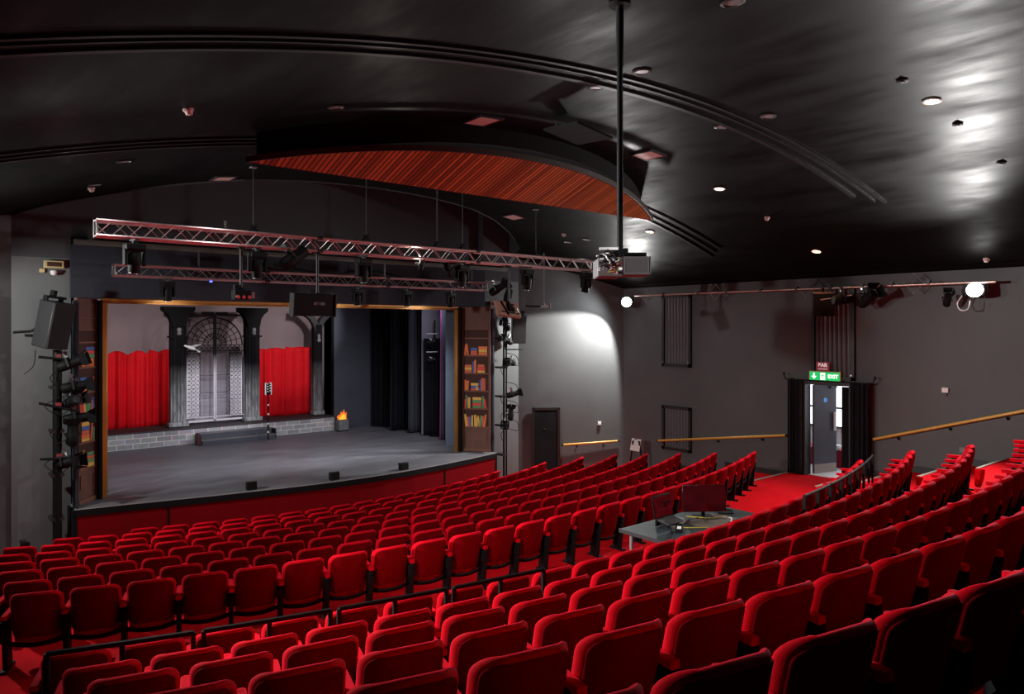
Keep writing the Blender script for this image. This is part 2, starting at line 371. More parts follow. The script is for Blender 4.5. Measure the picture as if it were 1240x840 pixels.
# (front edge radius inside the blocks, floor height, straight front edge in the side aisles)
T = [(9.6, -1.01, -9.3), (11.90, -.865, -11.1), (12.79, -.72, -12.0), (13.69, -.58, -12.9), (14.59, -.434, -13.8), (15.49, -.29, -14.65),
     (16.39, -.145, -15.5), (17.29, 0, -16.42), (19.62, .195, -18.05), (20.44, .41, -18.9), (21.2, .70, -19.98), (22.12, .99, -20.92),
     (23.04, 1.28, -21.84), (23.94, 1.575, -22.7), (24.9, 1.75, -23.6)]
XB = 6.72
def redge(R, x): return -math.sqrt(max(R * R - x * x, 0.01))
for k, (R0, z, ya) in enumerate(T):
    last = k == len(T) - 1
    R1 = T[k + 1][0] if not last else 60; yn = T[k + 1][2] if not last else -29
    n = 40; top = []; bot = []
    for i in range(n + 1):
        x = -XB + 2 * XB * i / n
        top.append((x, min(redge(R0, x), -9.4) if k else -9.5)); bot.append((x, redge(R1, x) if not last else -29))
    for i in range(n):
        q = [top[i], top[i + 1], bot[i + 1], bot[i]]
        mb.add([(x, y, z) for x, y in q] + [(x, y, -1.3) for x, y in q], [(0, 3, 2, 1), (0, 1, 5, 4), (2, 3, 7, 6)] + ([(1, 2, 6, 5)] if i == n - 1 else []) + ([(3, 0, 4, 7)] if i == 0 else []))
    for s in (1, -1):
        q = [(s * XB, ya), (s * 8.72, ya), (s * 8.72, yn), (s * XB, yn)]
        mb.add([(x, y, z) for x, y in q] + [(x, y, -1.3) for x, y in q], [(0, 3, 2, 1), (0, 1, 5, 4), (1, 2, 6, 5), (2, 3, 7, 6), (3, 0, 4, 7)])
struct('floor', mb, M['carpet'])
for k, (R0, z, ya) in enumerate(T):
    if k in (0,): continue
    for s in (1, -1):
        if s < 0 and z > .5: continue
        if z < -.5: continue
        o = obj('stair_nosing', MB().box((s * 7.7, ya - .03, z + .006), (1.9, .055, .012)), M['nosing'])
        tag(o, '%s grey metal step nosing in the %s side aisle' % ({-.434: 'lowest', -.29: 'second', -.145: 'third', 0: 'cross aisle', .195: 'low upper', .41: 'second upper', .70: 'third upper', .99: 'fourth upper', 1.28: 'fifth upper', 1.575: 'sixth upper', 1.75: 'topmost'}[z], 'right' if s > 0 else 'left'), 'stair nosing', 'step nosings in the side aisles')
for k, (Y0, Y1, z) in enumerate([(-11.3, -12.9, -.72), (-12.9, -14.65, -.43), (-14.65, -16.42, -.145), (-16.42, -16.75, 0), (-17.95, -18.9, .19), (-18.9, -19.98, .41), (-19.98, -20.92, .7), (-20.92, -21.84, .99), (-21.84, -23, 1.28)]):
    struct('baseboard_right' if k == 0 else 'baseboard_right', MB().box((8.685, (Y0 + Y1) / 2, z + .06), (.03, abs(Y1 - Y0), .13)), M['skirt'])

# ------------------------------------------------------------------ theatre seats
def seat_outline(w, h, r, n=6, top_only=False):
    """rounded rectangle, centre-bottom at origin, counter-clockwise in (x,z)"""
    pts = []
    for cx, cz, a0 in ((w / 2 - r, h - r, 0), (-w / 2 + r, h - r, 90), (-w / 2 + r * .8, r * .8, 180), (w / 2 - r * .8, r * .8, 270)):
        rr = r if cz > h / 2 else r * .8
        for i in range(n + 1):
            a = Rr(a0 + 90 * i / n); pts.append((cx + rr * math.cos(a), cz + rr * math.sin(a)))
    return pts
def pad(w, h, r, th, curve, lean, z0=0., y0=0., dome=.012, pw=2.6):
    """upholstered pad: rounded-rectangle rings, domed on both faces, curved in plan (sides forward), leaning back with height"""
    out = seat_outline(w, h, r, 6); n = len(out); cz = h / 2; rr = th / 2
    def P(x, z, off): return (x, y0 + off + curve * abs(x / (w / 2)) ** pw - lean * z, z0 + z)
    def ring(d=None, k=None):
        if k is None: return [(x * (w / 2 - d) / (w / 2), cz + (z - cz) * (h / 2 - d) / (h / 2)) for x, z in out]
        return [(x * k, cz + (z - cz) * k) for x, z in out]
    rings = []
    ks = (.04, .22, .42, .62, .78)
    for k in ks: rings.append([P(x, z, -rr - dome * (1 - k * k)) for x, z in ring(k=k)])
    for i in range(9):
        a = -PI / 2 + PI * i / 8
        rings.append([P(x, z, rr * math.sin(a)) for x, z in ring(d=rr * (1 - math.cos(a)))])
    for k in ks[::-1]: rings.append([P(x, z, rr + dome * (1 - k * k)) for x, z in ring(k=k)])
    vs = [p for r_ in rings for p in r_]; fs = []
    for j in range(len(rings) - 1):
        for i in range(n):
            a = j * n + i; b = j * n + (i + 1) % n; fs.append((a, b, b + n, a + n))
    fs.append(tuple(range(n))[::-1]); fs.append(tuple((len(rings) - 1) * n + i for i in range(n)))
    return MB().add(vs, fs)
PITCH = .52
seat_me = {}
def make_seat():
    t = thing('theatre_seat', 'red tip-up theatre seat', 'seat')
    # backrest cushion: z .27 .. .765; leaning back .22 per metre; top at local y=0
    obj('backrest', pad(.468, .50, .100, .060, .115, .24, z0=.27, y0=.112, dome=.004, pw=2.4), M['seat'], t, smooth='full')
    obj('back_panel', pad(.426, .458, .084, .016, .092, .24, z0=.291, y0=.078, dome=.004, pw=2.4), M['seat_shaded'], t, smooth='full')
    # seat squab tipped up in front of the back
    obj('seat_cushion', pad(.43, .40, .10, .085, -.012, .12, z0=.17, y0=.235), M['seat'], t, smooth='full')
    a = MB().box((.26, .20, .535), (.058, .33, .045)); a.cyl((.26, .365, .5125), (.26, .365, .5575), .029, 12)
    obj('armrest', a, M['seat'], t, bevel=.012)
    b = MB().box((.26, .075, .425), (.085, .055, .13)).box((.26, .18, .49), (.04, .30, .05))
    obj('arm_bracket', b, M['blackm'], t, bevel=.006)
    l = MB().box((.26, .14, .23), (.045, .16, .47), rot=(.10, 0, 0)).box((.26, .15, .012), (.06, .28, .024))
    obj('leg', l, M['black'], t, bevel=.004)
    # curved black band standing in for the shadow beneath the back
    u = MB().sheet(lambda p, q: ((p - .5) * .47, .105 + .05 * (2 * p - 1) ** 2 - .02 * q, .232 + .045 * q - .022 * (1 - (2 * p - 1) ** 2)), 10, 1)
    o = obj('shade_band', u, M['blackm'], t, smooth='full'); so = o.modifiers.new('t', 'SOLIDIFY'); so.thickness = .015
    return t
proto = make_seat()
proto_children = {c.name.split('.')[0]: c for c in proto.children}
endarm = []
first = True
ROWNAME = {'F8': 'in the row nearest the stage', 'F7': 'in the second row from stage', 'F6': 'in the third row from stage', 'F5': 'in the fourth row from stage',
 'F4': 'in the fifth row from stage', 'F3': 'in the sixth row from stage', 'F2': 'in the seventh row from stage', 'F1': 'in the row just before the cross aisle',
 'B1': 'in the first row behind the cross aisle', 'B2': 'in the second row behind the cross aisle', 'B3': 'in the third row behind the cross aisle',
 'B4': 'in the fourth row behind the cross aisle', 'B5': 'in the fifth row behind the cross aisle', 'B6': 'in the sixth row behind the cross aisle'}
nseat = 0
for nm, r, z, th0, n in ROWS:
    dth = PITCH / r
    if nm == 'B1': dth = .5235 / r
    vis = []
    for i in range(n):
        ph = Rr(th0 - 39.3) - .205 / r + i * dth
        if abs(r * math.sin(ph)) > 6.75 and nm[0] == 'B' and nm in ('B5', 'B6'): continue
        x, y = r * math.sin(ph), -r * math.cos(ph)
        if not inframe(x, y, z + .76, 40, 25) and not beyond_right(x, y): continue
        vis.append((i, x, y, ph))
    for q, (i, x, y, ph) in enumerate(vis):
        left_seen = vis[0][0] == 0 and nm not in ('B5', 'B6')
        label = 'red tip-up seat, %s from left %s' % (ORD[q + 1], ROWNAME[nm])
        if not left_seen: label = 'red tip-up seat, %s visible from left %s' % (ORD[q + 1], ROWNAME[nm])
        grp = 'red seats ' + ROWNAME[nm]
        # small natural variation in how each back sits
        j = (random.uniform(-.006, .006), random.uniform(-.004, .004), random.uniform(-.008, .008))
        if first:
            o = proto; o.location = (x, y, z); o.rotation_euler = (j[0], j[1], ph + j[2]); o['label'] = label; o['group'] = grp; first = False
        else:
            o = dup(proto, (x, y, z), (j[0], j[1], ph + j[2]), label, grp)
        nseat += 1
        if i == 0: endarm.append(o)
for o in endarm:   # the left-hand end seat of each row has an arm and a leg on its left too
    for nm in ('armrest', 'arm_bracket', 'leg'):
        c = proto_children[nm].copy(); col.objects.link(c); c.parent = o; c.location = (-.52, 0, 0)
print('seats', nseat)

# ------------------------------------------------------------------ guard rails behind the first rear row
def rail_piece(ph0, ph1, label, R=20.40, zt=1.05, zb=.20, nb=3):
    x, y = R * math.sin(ph0), -R * math.cos(ph0)
    t = thing('guard_rail', label, 'railing', (x, y, zb), group='black guard rails behind the first rear row')
    def P(p, z): return (R * math.sin(p) - x, -R * math.cos(p) - y, z - zb)
    mb = MB(); n = 6
    for i in range(n):
        a = ph0 + (ph1 - ph0) * i / n; b = ph0 + (ph1 - ph0) * (i + 1) / n
        mb.cyl(P(a, zt), P(b, zt), .021, 8)
    obj('top_rail', mb, M['black'], t, smooth=True)
    for i in range(nb):
        a = ph0 + (ph1 - ph0) * i / (nb - 1)
        obj('post', MB().box((P(a, 0)[0], P(a, 0)[1], (zt - zb) / 2), (.035, .035, zt - zb), rot=(0, 0, a)), M['black'], t)
pos = ['leftmost of four', 'second from left of four', 'third from left of four', 'fourth from left of four']
a0 = math.asin(-6.5 / 20.4); a1 = math.asin(-2.47 / 20.4)
for i in range(4):
    d = (a1 - a0) / 4
    rail_piece(a0 + d * i + .0018, a0 + d * (i + 1) - .0018, 'black metal guard rail, %s left of the table' % pos[i])
a0 = math.asin(2.32 / 20.4); a1 = math.asin(6.35 / 20.4)
for i in range(4):
    d = (a1 - a0) / 4
    rail_piece(a0 + d * i, a0 + d * (i + 1) - .002, 'black metal guard rail near the exit door, %s' % pos[i])

# ------------------------------------------------------------------ stage
front = [(-4.95, -9.98), (-4.2, -10.10), (-3.41, -10.26), (-2.6, -10.42), (-1.93, -10.52), (-1.2, -10.64), (-.5, -10.72), (.3, -10.76), (1.1, -10.76), (1.9, -10.69), (2.9, -10.54), (3.9, -10.33), (4.85, -10.1)]
poly = front + [(4.85, -9.2), (7.5, -9.05), (7.5, .95), (-7.5, .95), (-7.5, -9.05), (-4.95, -9.2)]
struct('floor_stage', MB().prism(poly, -.06, .02), M['stage'])
mb = MB()
def off(p, d): return (p[0], p[1] - d)
for a, b in zip(front[:-1], front[1:]):
    q = [off(a, .035), off(b, .035), off(b, -.0), off(a, -.0)]
    mb.add([(x, y, -.11) for x, y in q] + [(x, y, .012) for x, y in q], [(0, 1, 2, 3), (4, 7, 6, 5), (0, 4, 5, 1), (3, 2, 6, 7), (0, 3, 7, 4), (1, 5, 6, 2)])
struct('trim_7', mb, M['blackm'])
mb = MB()
for a, b in zip(front[:-1], front[1:]):
    q = [off(a, .035), off(b, .035), off(b, .0), off(a, .0)]
    mb.add([(x, y, .012) for x, y in q] + [(x, y, .024) for x, y in q], [(0, 1, 2, 3), (4, 7, 6, 5), (0, 4, 5, 1), (3, 2, 6, 7), (0, 3, 7, 4), (1, 5, 6, 2)])
struct('trim_8', mb, M['stageedge'])
mb = MB(); mj = MB()
for i, (a, b) in enumerate(zip(front[:-1], front[1:])):
    q = [off(a, .0), off(b, .0), off(b, -.06), off(a, -.06)]
    mb.add([(x, y, -1.05) for x, y in q] + [(x, y, -.10) for x, y in q], [(0, 1, 2, 3), (4, 7, 6, 5), (0, 4, 5, 1), (3, 2, 6, 7), (0, 3, 7, 4), (1, 5, 6, 2)])
struct('wall_stage_front', mb, M['fascia'])
struct('wall_stage_side', MB().prism([(-4.99, -10.0), (-4.95, -10.0), (-4.95, -9.4), (-4.99, -9.4)], -1.05, .0).prism([(4.85, -10.1), (4.89, -10.1), (4.89, -9.4), (4.85, -9.4)], -1.05, .0), M['blackm'])
for x, y in ((-3.41, -10.265), (2.9, -10.545), (-4.93, -9.99), (4.83, -10.11)):
    mj.box((x, y, -.58), (.03, .02, .95))
struct('trim_9', mj, M['blackm'])

# gold frame of the proscenium opening
t = thing('proscenium_frame', 'slim gold frame round the stage opening', 'frame', (0, -9.10, 0))
obj('frame_upright', MB().box((-4.345, -.15, 1.95), (.09, .10, 3.88)).box((-4.29, -.12, 1.95), (.03, .05, 3.88)), M['gold'], t, bevel=.01)
obj('frame_upright', MB().box((4.14, -.15, 1.95), (.075, .10, 3.88)), M['gold'], t, bevel=.01)
obj('frame_head', MB().box((-.105, -.15, 3.94), (8.57, .10, .09)).box((-.1, -.12, 3.88), (8.4, .05, .03)), M['gold'], t, bevel=.01)
for s, l in ((-1, 'left'), (1, 'right')):
    o = obj('masking_flat', MB().box((s * 4.42 if s < 0 else 4.215, -9.28, 1.97), (.06, .20, 3.9)), M['blackm'])
    tag(o, 'narrow black masking strip between gold frame and %s bookcase flat' % l, 'masking')

# painted bookcase flats either side of the opening
def bookcase(label, p0, p1, seed, bear=False):
    """p0 inner bottom corner, p1 outer bottom corner; printed face turned to the stalls"""
    rnd = random.Random(seed)
    d = Vector((p1[0] - p0[0], p1[1] - p0[1], 0)); W = d.length; ang = math.atan2(d.y, d.x)
    flip = 1 if p1[0] > p0[0] else -1
    t = thing('bookcase_flat', label, 'scenery flat', (p0[0], p0[1], .02), (0, 0, ang))
    H = 3.93
    s = -flip   # face direction along local y
    obj('panel', MB().box((W / 2, -s * .02, H / 2), (W, .04, H)), M['bookwood'], t)
    mb = MB()
    for x in (.03, W - .03): mb.box((x, s * .012, H / 2), (.06, .024, H))
    obj('frame_stile', mb, M['bookwood'], t, bevel=.006)
    rec = MB(); shelf = MB(); bk = MB()
    zs = [.68, 1.18, 1.66, 2.14, 2.62, 3.10]
    rec.box((W / 2, s * .003, 2.0), (W - .14, .006, 2.64))
    obj('shelf_recess', rec, M['bookdark'], t)
    for zq in zs: obj('shelf', MB().box((W / 2, s * .015, zq - .02), (W - .12, .028, .03)), M['bookedge'], t)
    shelf.box((W / 2, s * .012, 3.32), (W - .12, .02, .02)).box((W / 2, s * .012, 3.55), (W - .1, .02, .015)).box((W / 2, s * .012, .28), (W - .2, .02, .012)).box((W / 2, s * .012, .54), (W - .2, .02, .012)).box((.12, s * .012, .41), (.012, .02, .26)).box((W - .12, s * .012, .41), (.012, .02, .26))
    shelf.box((W / 2, s * .02, .05), (W - .1, .03, .08))
    obj('panel_moulding', shelf, M['bookedge'], t)
    for k, zq in enumerate(zs[:5]):
        x = .09; mode = rnd.choice(('stack', 'stand')) if k else 'stand'
        while x < W - .14:
            w_left = W - .09 - x
            if rnd.random() < .45 and w_left > .22:
                w = min(rnd.uniform(.2, .28), w_left); zz = zq
                for _ in range(rnd.randint(3, 5)):
                    h = rnd.uniform(.06, .085); e = rnd.uniform(0, .04)
                    bk.box((x + w / 2, s * .012, zz + h / 2), (w - e, .010, h - .006), mi=rnd.randrange(6)); zz += h
                x += w + .02
            else:
                for _ in range(rnd.randint(2, 4)):
                    w = rnd.uniform(.045, .07); h = rnd.uniform(.24, .36)
                    if x + w > W - .09: x = W; break
                    bk.box((x + w / 2, s * .012, zq + h / 2), (w - .005, .010, h), rot=(0, rnd.choice((0, 0, .12, -.14)), 0), mi=rnd.randrange(6)); x += w
                x += rnd.choice((0, .03, .06))
    if bear:
        bk.lathe([(.0, 0), (.05, .02), (.05, .08), (.02, .11), (.035, .13), (.03, .17), (0, .19)], 8, (W * .55, s * .012, 1.66), mi=6)
    obj('painted_books', bk, BOOKC, t)
    return t
bookcase('painted bookcase flat at the left of the stage opening, behind lighting boom', (-4.47, -9.24), (-4.89, -9.72), 3)
bookcase('painted bookcase flat at the right of the stage opening, full of colourful books', (4.30, -9.27), (4.80, -9.93), 11, True)

# three small footlight boxes on the stage edge
for (x, y, l) in ((-1.83, -10.38, 'leftmost of three'), (-.06, -10.56, 'middle one of three'), (1.71, -10.55, 'rightmost of three')):
    t = thing('footlight_box', 'small black footlight box on the stage edge, %s' % l, 'footlight', (x, y, .02), (0, 0, math.atan2(x, 16)), 'footlight boxes along the stage edge')
    obj('casing', MB().box((0, 0, .085), (.20, .15, .17)), M['black'], t, bevel=.01)
    obj('lens', MB().box((0, .078, .10), (.15, .01, .10)), M['glass'], t)
    obj('bracket', MB().box((0, 0, .178), (.22, .05, .012)), M['grey'], t)

# brick-fronted platform
t = thing('stage_platform', 'long low platform with a painted grey stone-block front', 'platform', (0, -3.25, .02))
obj('block_front', MB().box((-.55, -.03, .215), (7.9, .06, .43)), M['brick'], t)
obj('deck', MB().box((-.55, .87, .225), (7.9, 1.75, .41)).box((-.55, .85, .445), (7.94, 1.86, .04)), mat('dark_deck', (.045, .035, .04), .7, var=.2), t)
# dark step unit in front
t = thing('step_unit', 'low dark grey two-tread step in front of the platform', 'steps', (.12, -3.68, .02))
obj('tread', MB().box((0, -.10, .14), (2.15, .28, .03)), M['grey'], t, bevel=.004)
obj('tread', MB().box((0, .18, .30), (2.15, .28, .03)), M['grey'], t, bevel=.004)
obj('riser', MB().box((0, -.22, .07), (2.1, .02, .13)).box((0, .05, .22), (2.1, .02, .15)), M['flatblue'], t)
for x in (-1.09, 1.09): obj('side_cheek', MB().box((x, .04, .15), (.03, .5, .30)), M['dgrey'], t)
obj('end_block', MB().box((-1.13, -.12, .19), (.05, .12, .32)), mat('maroon_block', (.12, .015, .025), .7), t)

# backdrop
o = obj('backdrop', MB().box((-.2, -1.42, 2.25), (8.2, .05, 4.4)), M['mauve']); tag(o, 'plain mauve-grey painted backdrop behind the gate', 'backdrop')

def curtain(name, m, p0, p1, z0, z1, nf, amp, label, cat, group=None, scallop=0., parent=None, wob=.3, seed=1, spread=0.):
    rnd = random.Random(seed); ph = [rnd.uniform(0, 6.28) for _ in range(6)]
    P0 = Vector((p0[0], p0[1], 0)); P1 = Vector((p1[0], p1[1], 0)); d = P1 - P0; nrm = Vector((-d.y, d.x, 0)).normalized()
    def fn(u, v):
        uu = u + .35 / nf * wob * math.sin(2 * PI * u * 2 + ph[0])
        a = amp * (math.sin(2 * PI * nf * uu + .6 * wob * math.sin(3 * u * 6 + ph[1] + v)) + .35 * math.sin(2 * PI * nf * 2.3 * uu + ph[2]))
        a *= (.7 + .3 * (1 - v)) + spread * (1 - v)
        z = z0 + (z1 - z0) * v
        if scallop: z += (scallop * (abs(math.cos(PI * u * nf / 1.6)) - .5)) * v ** 6
        z -= .015 * math.sin(2 * PI * nf * uu) * (1 - v) ** 8
        q = P0 + d * u + nrm * a
        return (q.x, q.y, z)
    mb = MB().sheet(fn, max(40, int(nf * 12)), 16)
    o = obj(name, mb, m, parent, smooth='full')
    so = o.modifiers.new('thick', 'SOLIDIFY'); so.thickness = .008
    if label: tag(o, label, cat, group)
    return o
curtain('red_curtain', M['redcurt'], (-3.35, -2.25), (-1.95, -2.2), .47, 2.66, 4, .065, 'bright red curtain at the far left behind the platform', 'curtain', 'short red curtains', .12, seed=2)
curtain('red_curtain', M['redcurt'], (-1.97, -2.22), (-1.28, -2.15), .49, 2.70, 2, .06, 'bright red curtain touching the left side of the left column', 'curtain', 'short red curtains', .08, seed=5)
curtain('red_curtain', M['redcurt'], (1.2, -2.2), (2.22, -2.2), .50, 2.71, 2.5, .045, 'bright red curtain just right of the gate column', 'curtain', 'short red curtains', .05, seed=8)
curtain('red_curtain', M['redcurt'], (2.18, -2.22), (3.08, -2.2), .50, 2.74, 3, .02, 'bright red curtain beside the arched right column', 'curtain', 'short red curtains', .03, seed=9)

# columns
def column(x, y, w, label, arch=0, z0=.50, zt=4.0):
    t = thing('painted_column', label, 'column', (x, y, 0))
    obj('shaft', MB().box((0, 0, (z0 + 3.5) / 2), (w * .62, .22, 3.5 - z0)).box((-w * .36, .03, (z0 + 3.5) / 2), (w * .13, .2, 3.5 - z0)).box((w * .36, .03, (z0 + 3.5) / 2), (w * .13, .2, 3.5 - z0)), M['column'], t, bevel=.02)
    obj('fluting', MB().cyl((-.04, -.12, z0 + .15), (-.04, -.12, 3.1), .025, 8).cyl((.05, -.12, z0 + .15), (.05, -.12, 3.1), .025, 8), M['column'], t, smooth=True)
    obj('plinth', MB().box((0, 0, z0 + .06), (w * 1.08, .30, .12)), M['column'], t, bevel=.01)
    if not arch:
        pr = [(w * .36, 3.42), (w * .40, 3.55), (w * .46, 3.68), (w * .62, 3.80), (w * .85, 3.90), (w * .85, zt)]
        cb = MB()
        for (a, za), (b, zb) in zip(pr[:-1], pr[1:]):
            cb.add([(-a, -.16, za), (a, -.16, za), (b, -.18, zb), (-b, -.18, zb), (-a, .16, za), (a, .16, za), (b, .18, zb), (-b, .18, zb)],
                   [(0, 1, 2, 3), (4, 7, 6, 5), (0, 3, 7, 4), (1, 5, 6, 2), (0, 4, 5, 1), (3, 2, 6, 7)])
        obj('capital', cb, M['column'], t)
        obj('boss', MB().lathe([(0, 0), (.06, .02), (.075, .06), (.05, .10), (.075, .15), (.06, .21), (0, .24)], 12, (0, -.14, 3.16)), M['grey'], t, smooth=True)
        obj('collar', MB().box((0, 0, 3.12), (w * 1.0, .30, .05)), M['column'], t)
    else:
        # arch springing away on both sides
        cb = MB()
        for s in (-1, 1):
            pts = []
            for i in range(9):
                a = PI / 2 * i / 8; pts.append((s * (.02 + .62 * (1 - math.cos(a))), 3.15 + .75 * math.sin(a)))
            for (xa, za), (xb, zb) in zip(pts[:-1], pts[1:]):
                wd = .085
                dx, dz = xb - xa, zb - za; l = math.hypot(dx, dz); nx, nz = -dz / l * wd, dx / l * wd
                cb.add([(xa - nx, -.1, za - nz), (xa + nx, -.1, za + nz), (xb + nx, -.1, zb + nz), (xb - nx, -.1, zb - nz),
                        (xa - nx, .1, za - nz), (xa + nx, .1, za + nz), (xb + nx, .1, zb + nz), (xb - nx, .1, zb - nz)],
                       [(0, 1, 2, 3), (4, 7, 6, 5), (0, 3, 7, 4), (1, 5, 6, 2), (0, 4, 5, 1), (3, 2, 6, 7)])
        obj('arch_bracket', cb, mat('arch_dark', (.03, .03, .032), .7), t)
        obj('boss', MB().lathe([(0, 0), (.05, .02), (.07, .08), (.045, .14), (.06, .22), (0, .3)], 12, (0, -.12, 2.9)), M['grey'], t, smooth=True)
    return t
column(-1.31, -2.85, .52, 'marbled grey column with flared black capital, left of the gate')
column(.86, -2.85, .52, 'marbled grey column with flared black capital, right of the gate')
column(3.12, -2.62, .36, 'grey column with dark curved arch brackets, right of the red curtains', arch=1)

# ornamental gate
gt = thing('ornamental_gate', 'tall double gate with fan-light tracery and lattice side panels', 'gate', (-.235, -2.75, 0))
def leaf(s):
    x0, x1 = (0, .90 * s)
    fr = MB()
    lo, hi = .56, 3.80
    fr.box((s * .025, 0, (lo + hi) / 2), (.035, .05, hi - lo)).box((s * .89, 0, (lo + hi) / 2), (.05, .05, hi - lo))
    fr.box((s * .45, 0, lo + .03), (.88, .05, .05)).box((s * .45, 0, lo + .14), (.88, .04, .02)).box((s * .45, 0, hi - .03), (.90, .06, .06)).box((s * .2, 0, hi + .03), (.36, .06, .08))
    fr.box((s * .45, 0, 2.86), (.86, .035, .025)).box((s * .45, 0, 2.68), (.86, .035, .025))
    for x in (.12, .44): fr.box((s * x if x > .2 else s * .44, 0, 1.68), (.022, .03, 2.0))
    fr.box((s * .80, 0, 1.68), (.03, .03, 2.0))
    p = obj('gate_leaf', fr, M['gate'], gt)
    tr = MB()
    C = (0, 2.87)
    for r_ in (.20, .34, .50, .66, .82):
        pts = [(s * (r_ * math.sin(a)), 0, C[1] + r_ * math.cos(a)) for a in [PI / 2 * i / 12 for i in range(13)]]
        tr.tube(pts, .012 if r_ < .8 else .022, 5)
    for k in range(1, 6):
        a = PI / 2 * k / 6; tr.tube([(s * .20 * math.sin(a), 0, C[1] + .20 * math.cos(a)), (s * .82 * math.sin(a), 0, C[1] + .82 * math.cos(a))], .010, 5)
    for k in range(6):   # spandrel fan
        a = PI / 2 * (k + .5) / 6; q = (s * .87, 3.76)
        tr.tube([(q[0], 0, q[1]), (q[0] - s * .26 * math.cos(a), 0, q[1] - .26 * math.sin(a))], .009, 5)
    for k in range(6):
        xa = .03 + k * .14; tr.tube([(s * xa, 0, 2.69), (s * (xa + .14), 0, 2.85)], .009, 5); tr.tube([(s * (xa + .14), 0, 2.69), (s * xa, 0, 2.85)], .009, 5)
    obj('fan_tracery', tr, M['gate'], p, smooth=True)
    la = MB(); st = .12
    for i in range(3):
        for j in range(16):
            xa = .44 + i * st; za = .72 + j * st
            la.tube([(s * xa, -.01, za), (s * (xa + st), -.01, za + st)], .012, 4); la.tube([(s * (xa + st), -.01, za), (s * xa, -.01, za + st)], .012, 4)
            pts = [(s * (xa + st / 2 + .04 * math.cos(a)), -.012, za + st / 2 + .04 * math.sin(a)) for a in [2 * PI * k / 8 for k in range(9)]]
            la.tube(pts, .009, 4)
    obj('lattice', la, M['gate'], p)
    bars = MB()
    for z in (1.42, 1.95): bars.box((s * .22, 0, z), (.42, .02, .018), mi=0)
    obj('cross_bar', bars, M['dgrey'], p)
    return p
leaf(-1); leaf(1)
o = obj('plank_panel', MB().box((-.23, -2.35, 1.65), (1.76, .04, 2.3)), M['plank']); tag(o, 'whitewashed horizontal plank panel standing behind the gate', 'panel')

# dove hanging in front of the gate
t = thing('dove', 'white flying dove prop hanging before the gate', 'prop bird', (-1.02, -3.1, 2.80), (0, 0, 0))
bd = MB(); bd.lathe([(0, -.16), (.03, -.13), (.055, -.05), (.05, .05), (.03, .12), (.035, .15), (.025, .18), (0, .20)], 10, rot=(0, Rr(-70), 0))
obj('body', bd, M['white'], t, smooth=True)
w = MB()
w.add([(-.06, 0, .02), (.06, 0, 0), (.20, -.1, .10), (.24, -.18, .10), (.08, -.12, .09)], [(0, 1, 2, 3, 4)]); w.add([(-.06, 0, .0), (.06, 0, 0), (.14, .1, .06), (.05, .15, .05)], [(0, 1, 2, 3)])
obj('wing', w, M['white'], t).modifiers.new('s', 'SOLIDIFY').thickness = .012
obj('tail', MB().add([(.1, -.01, -.04), (.22, -.06, -.15), (.27, .0, -.12), (.22, .05, -.09), (.1, .01, -.02)], [(0, 1, 2, 3, 4)]), M['white'], t).modifiers.new('s', 'SOLIDIFY').thickness = .012
obj('beak', MB().cyl((-.185, 0, .065), (-.215, 0, .06), .008, 6, .002), M['amberled'] if 0 else M['cream'], t)

# banded microphone stand
t = thing('microphone_stand', 'black and white banded microphone stand on the stage', 'microphone', (.84, -4.25, .02))
obj('base', MB().lathe([(.16, 0), (.16, .015), (.03, .03), (0, .03)], 20), M['grey'], t, smooth=True)
obj('pole', MB().cyl((0, 0, .02), (0, 0, 1.38), .022, 10), M['black'], t, smooth=True)
for z in (.25, .5, .78, 1.05): obj('white_band', MB().cyl((0, 0, z), (0, 0, z + .05), .025, 10), M['white'], t)
mc = MB().box((0, 0, 1.55), (.13, .10, .34)); obj('microphone_head', mc, M['black'], t, bevel=.03)
fr = MB().box((-.085, 0, 1.56), (.02, .06, .36)).box((.085, 0, 1.56), (.02, .06, .36))
for k in range(4):
    for j in range(2): fr.box((-.035 + .07 * j, -.055, 1.48 + .075 * k + .02 * j), (.03, .012, .03))
obj('white_trim', fr, M['white'], t)

# prop fire
t = thing('prop_fire', 'paper flames in a grey pot beside the platform end', 'prop', (3.50, -3.68, .02))
obj('pot', MB().box((0, 0, .2), (.36, .3, .36)), M['sandbox'], t, bevel=.04)
obj('pot_foot', MB().box((-.13, 0, .01), (.05, .2, .02)).box((.13, 0, .01), (.05, .2, .02)), M['black'], t)
for k, (m, sc, y) in enumerate(((M['flame1'], 1., 0), (M['flame2'], .62, -.03))):
    pts = [(-.15, 0), (-.19, .10), (-.13, .17), (-.10, .13), (-.04, .27), (.0, .20), (.06, .33), (.09, .18), (.15, .24), (.14, .10), (.16, 0)]
    fb = MB().add([(x * sc, y, .37 + z * sc) for x, z in pts], [tuple(range(len(pts)))])
    o = obj('flame', fb, m, t); o.modifiers.new('s', 'SOLIDIFY').thickness = .02

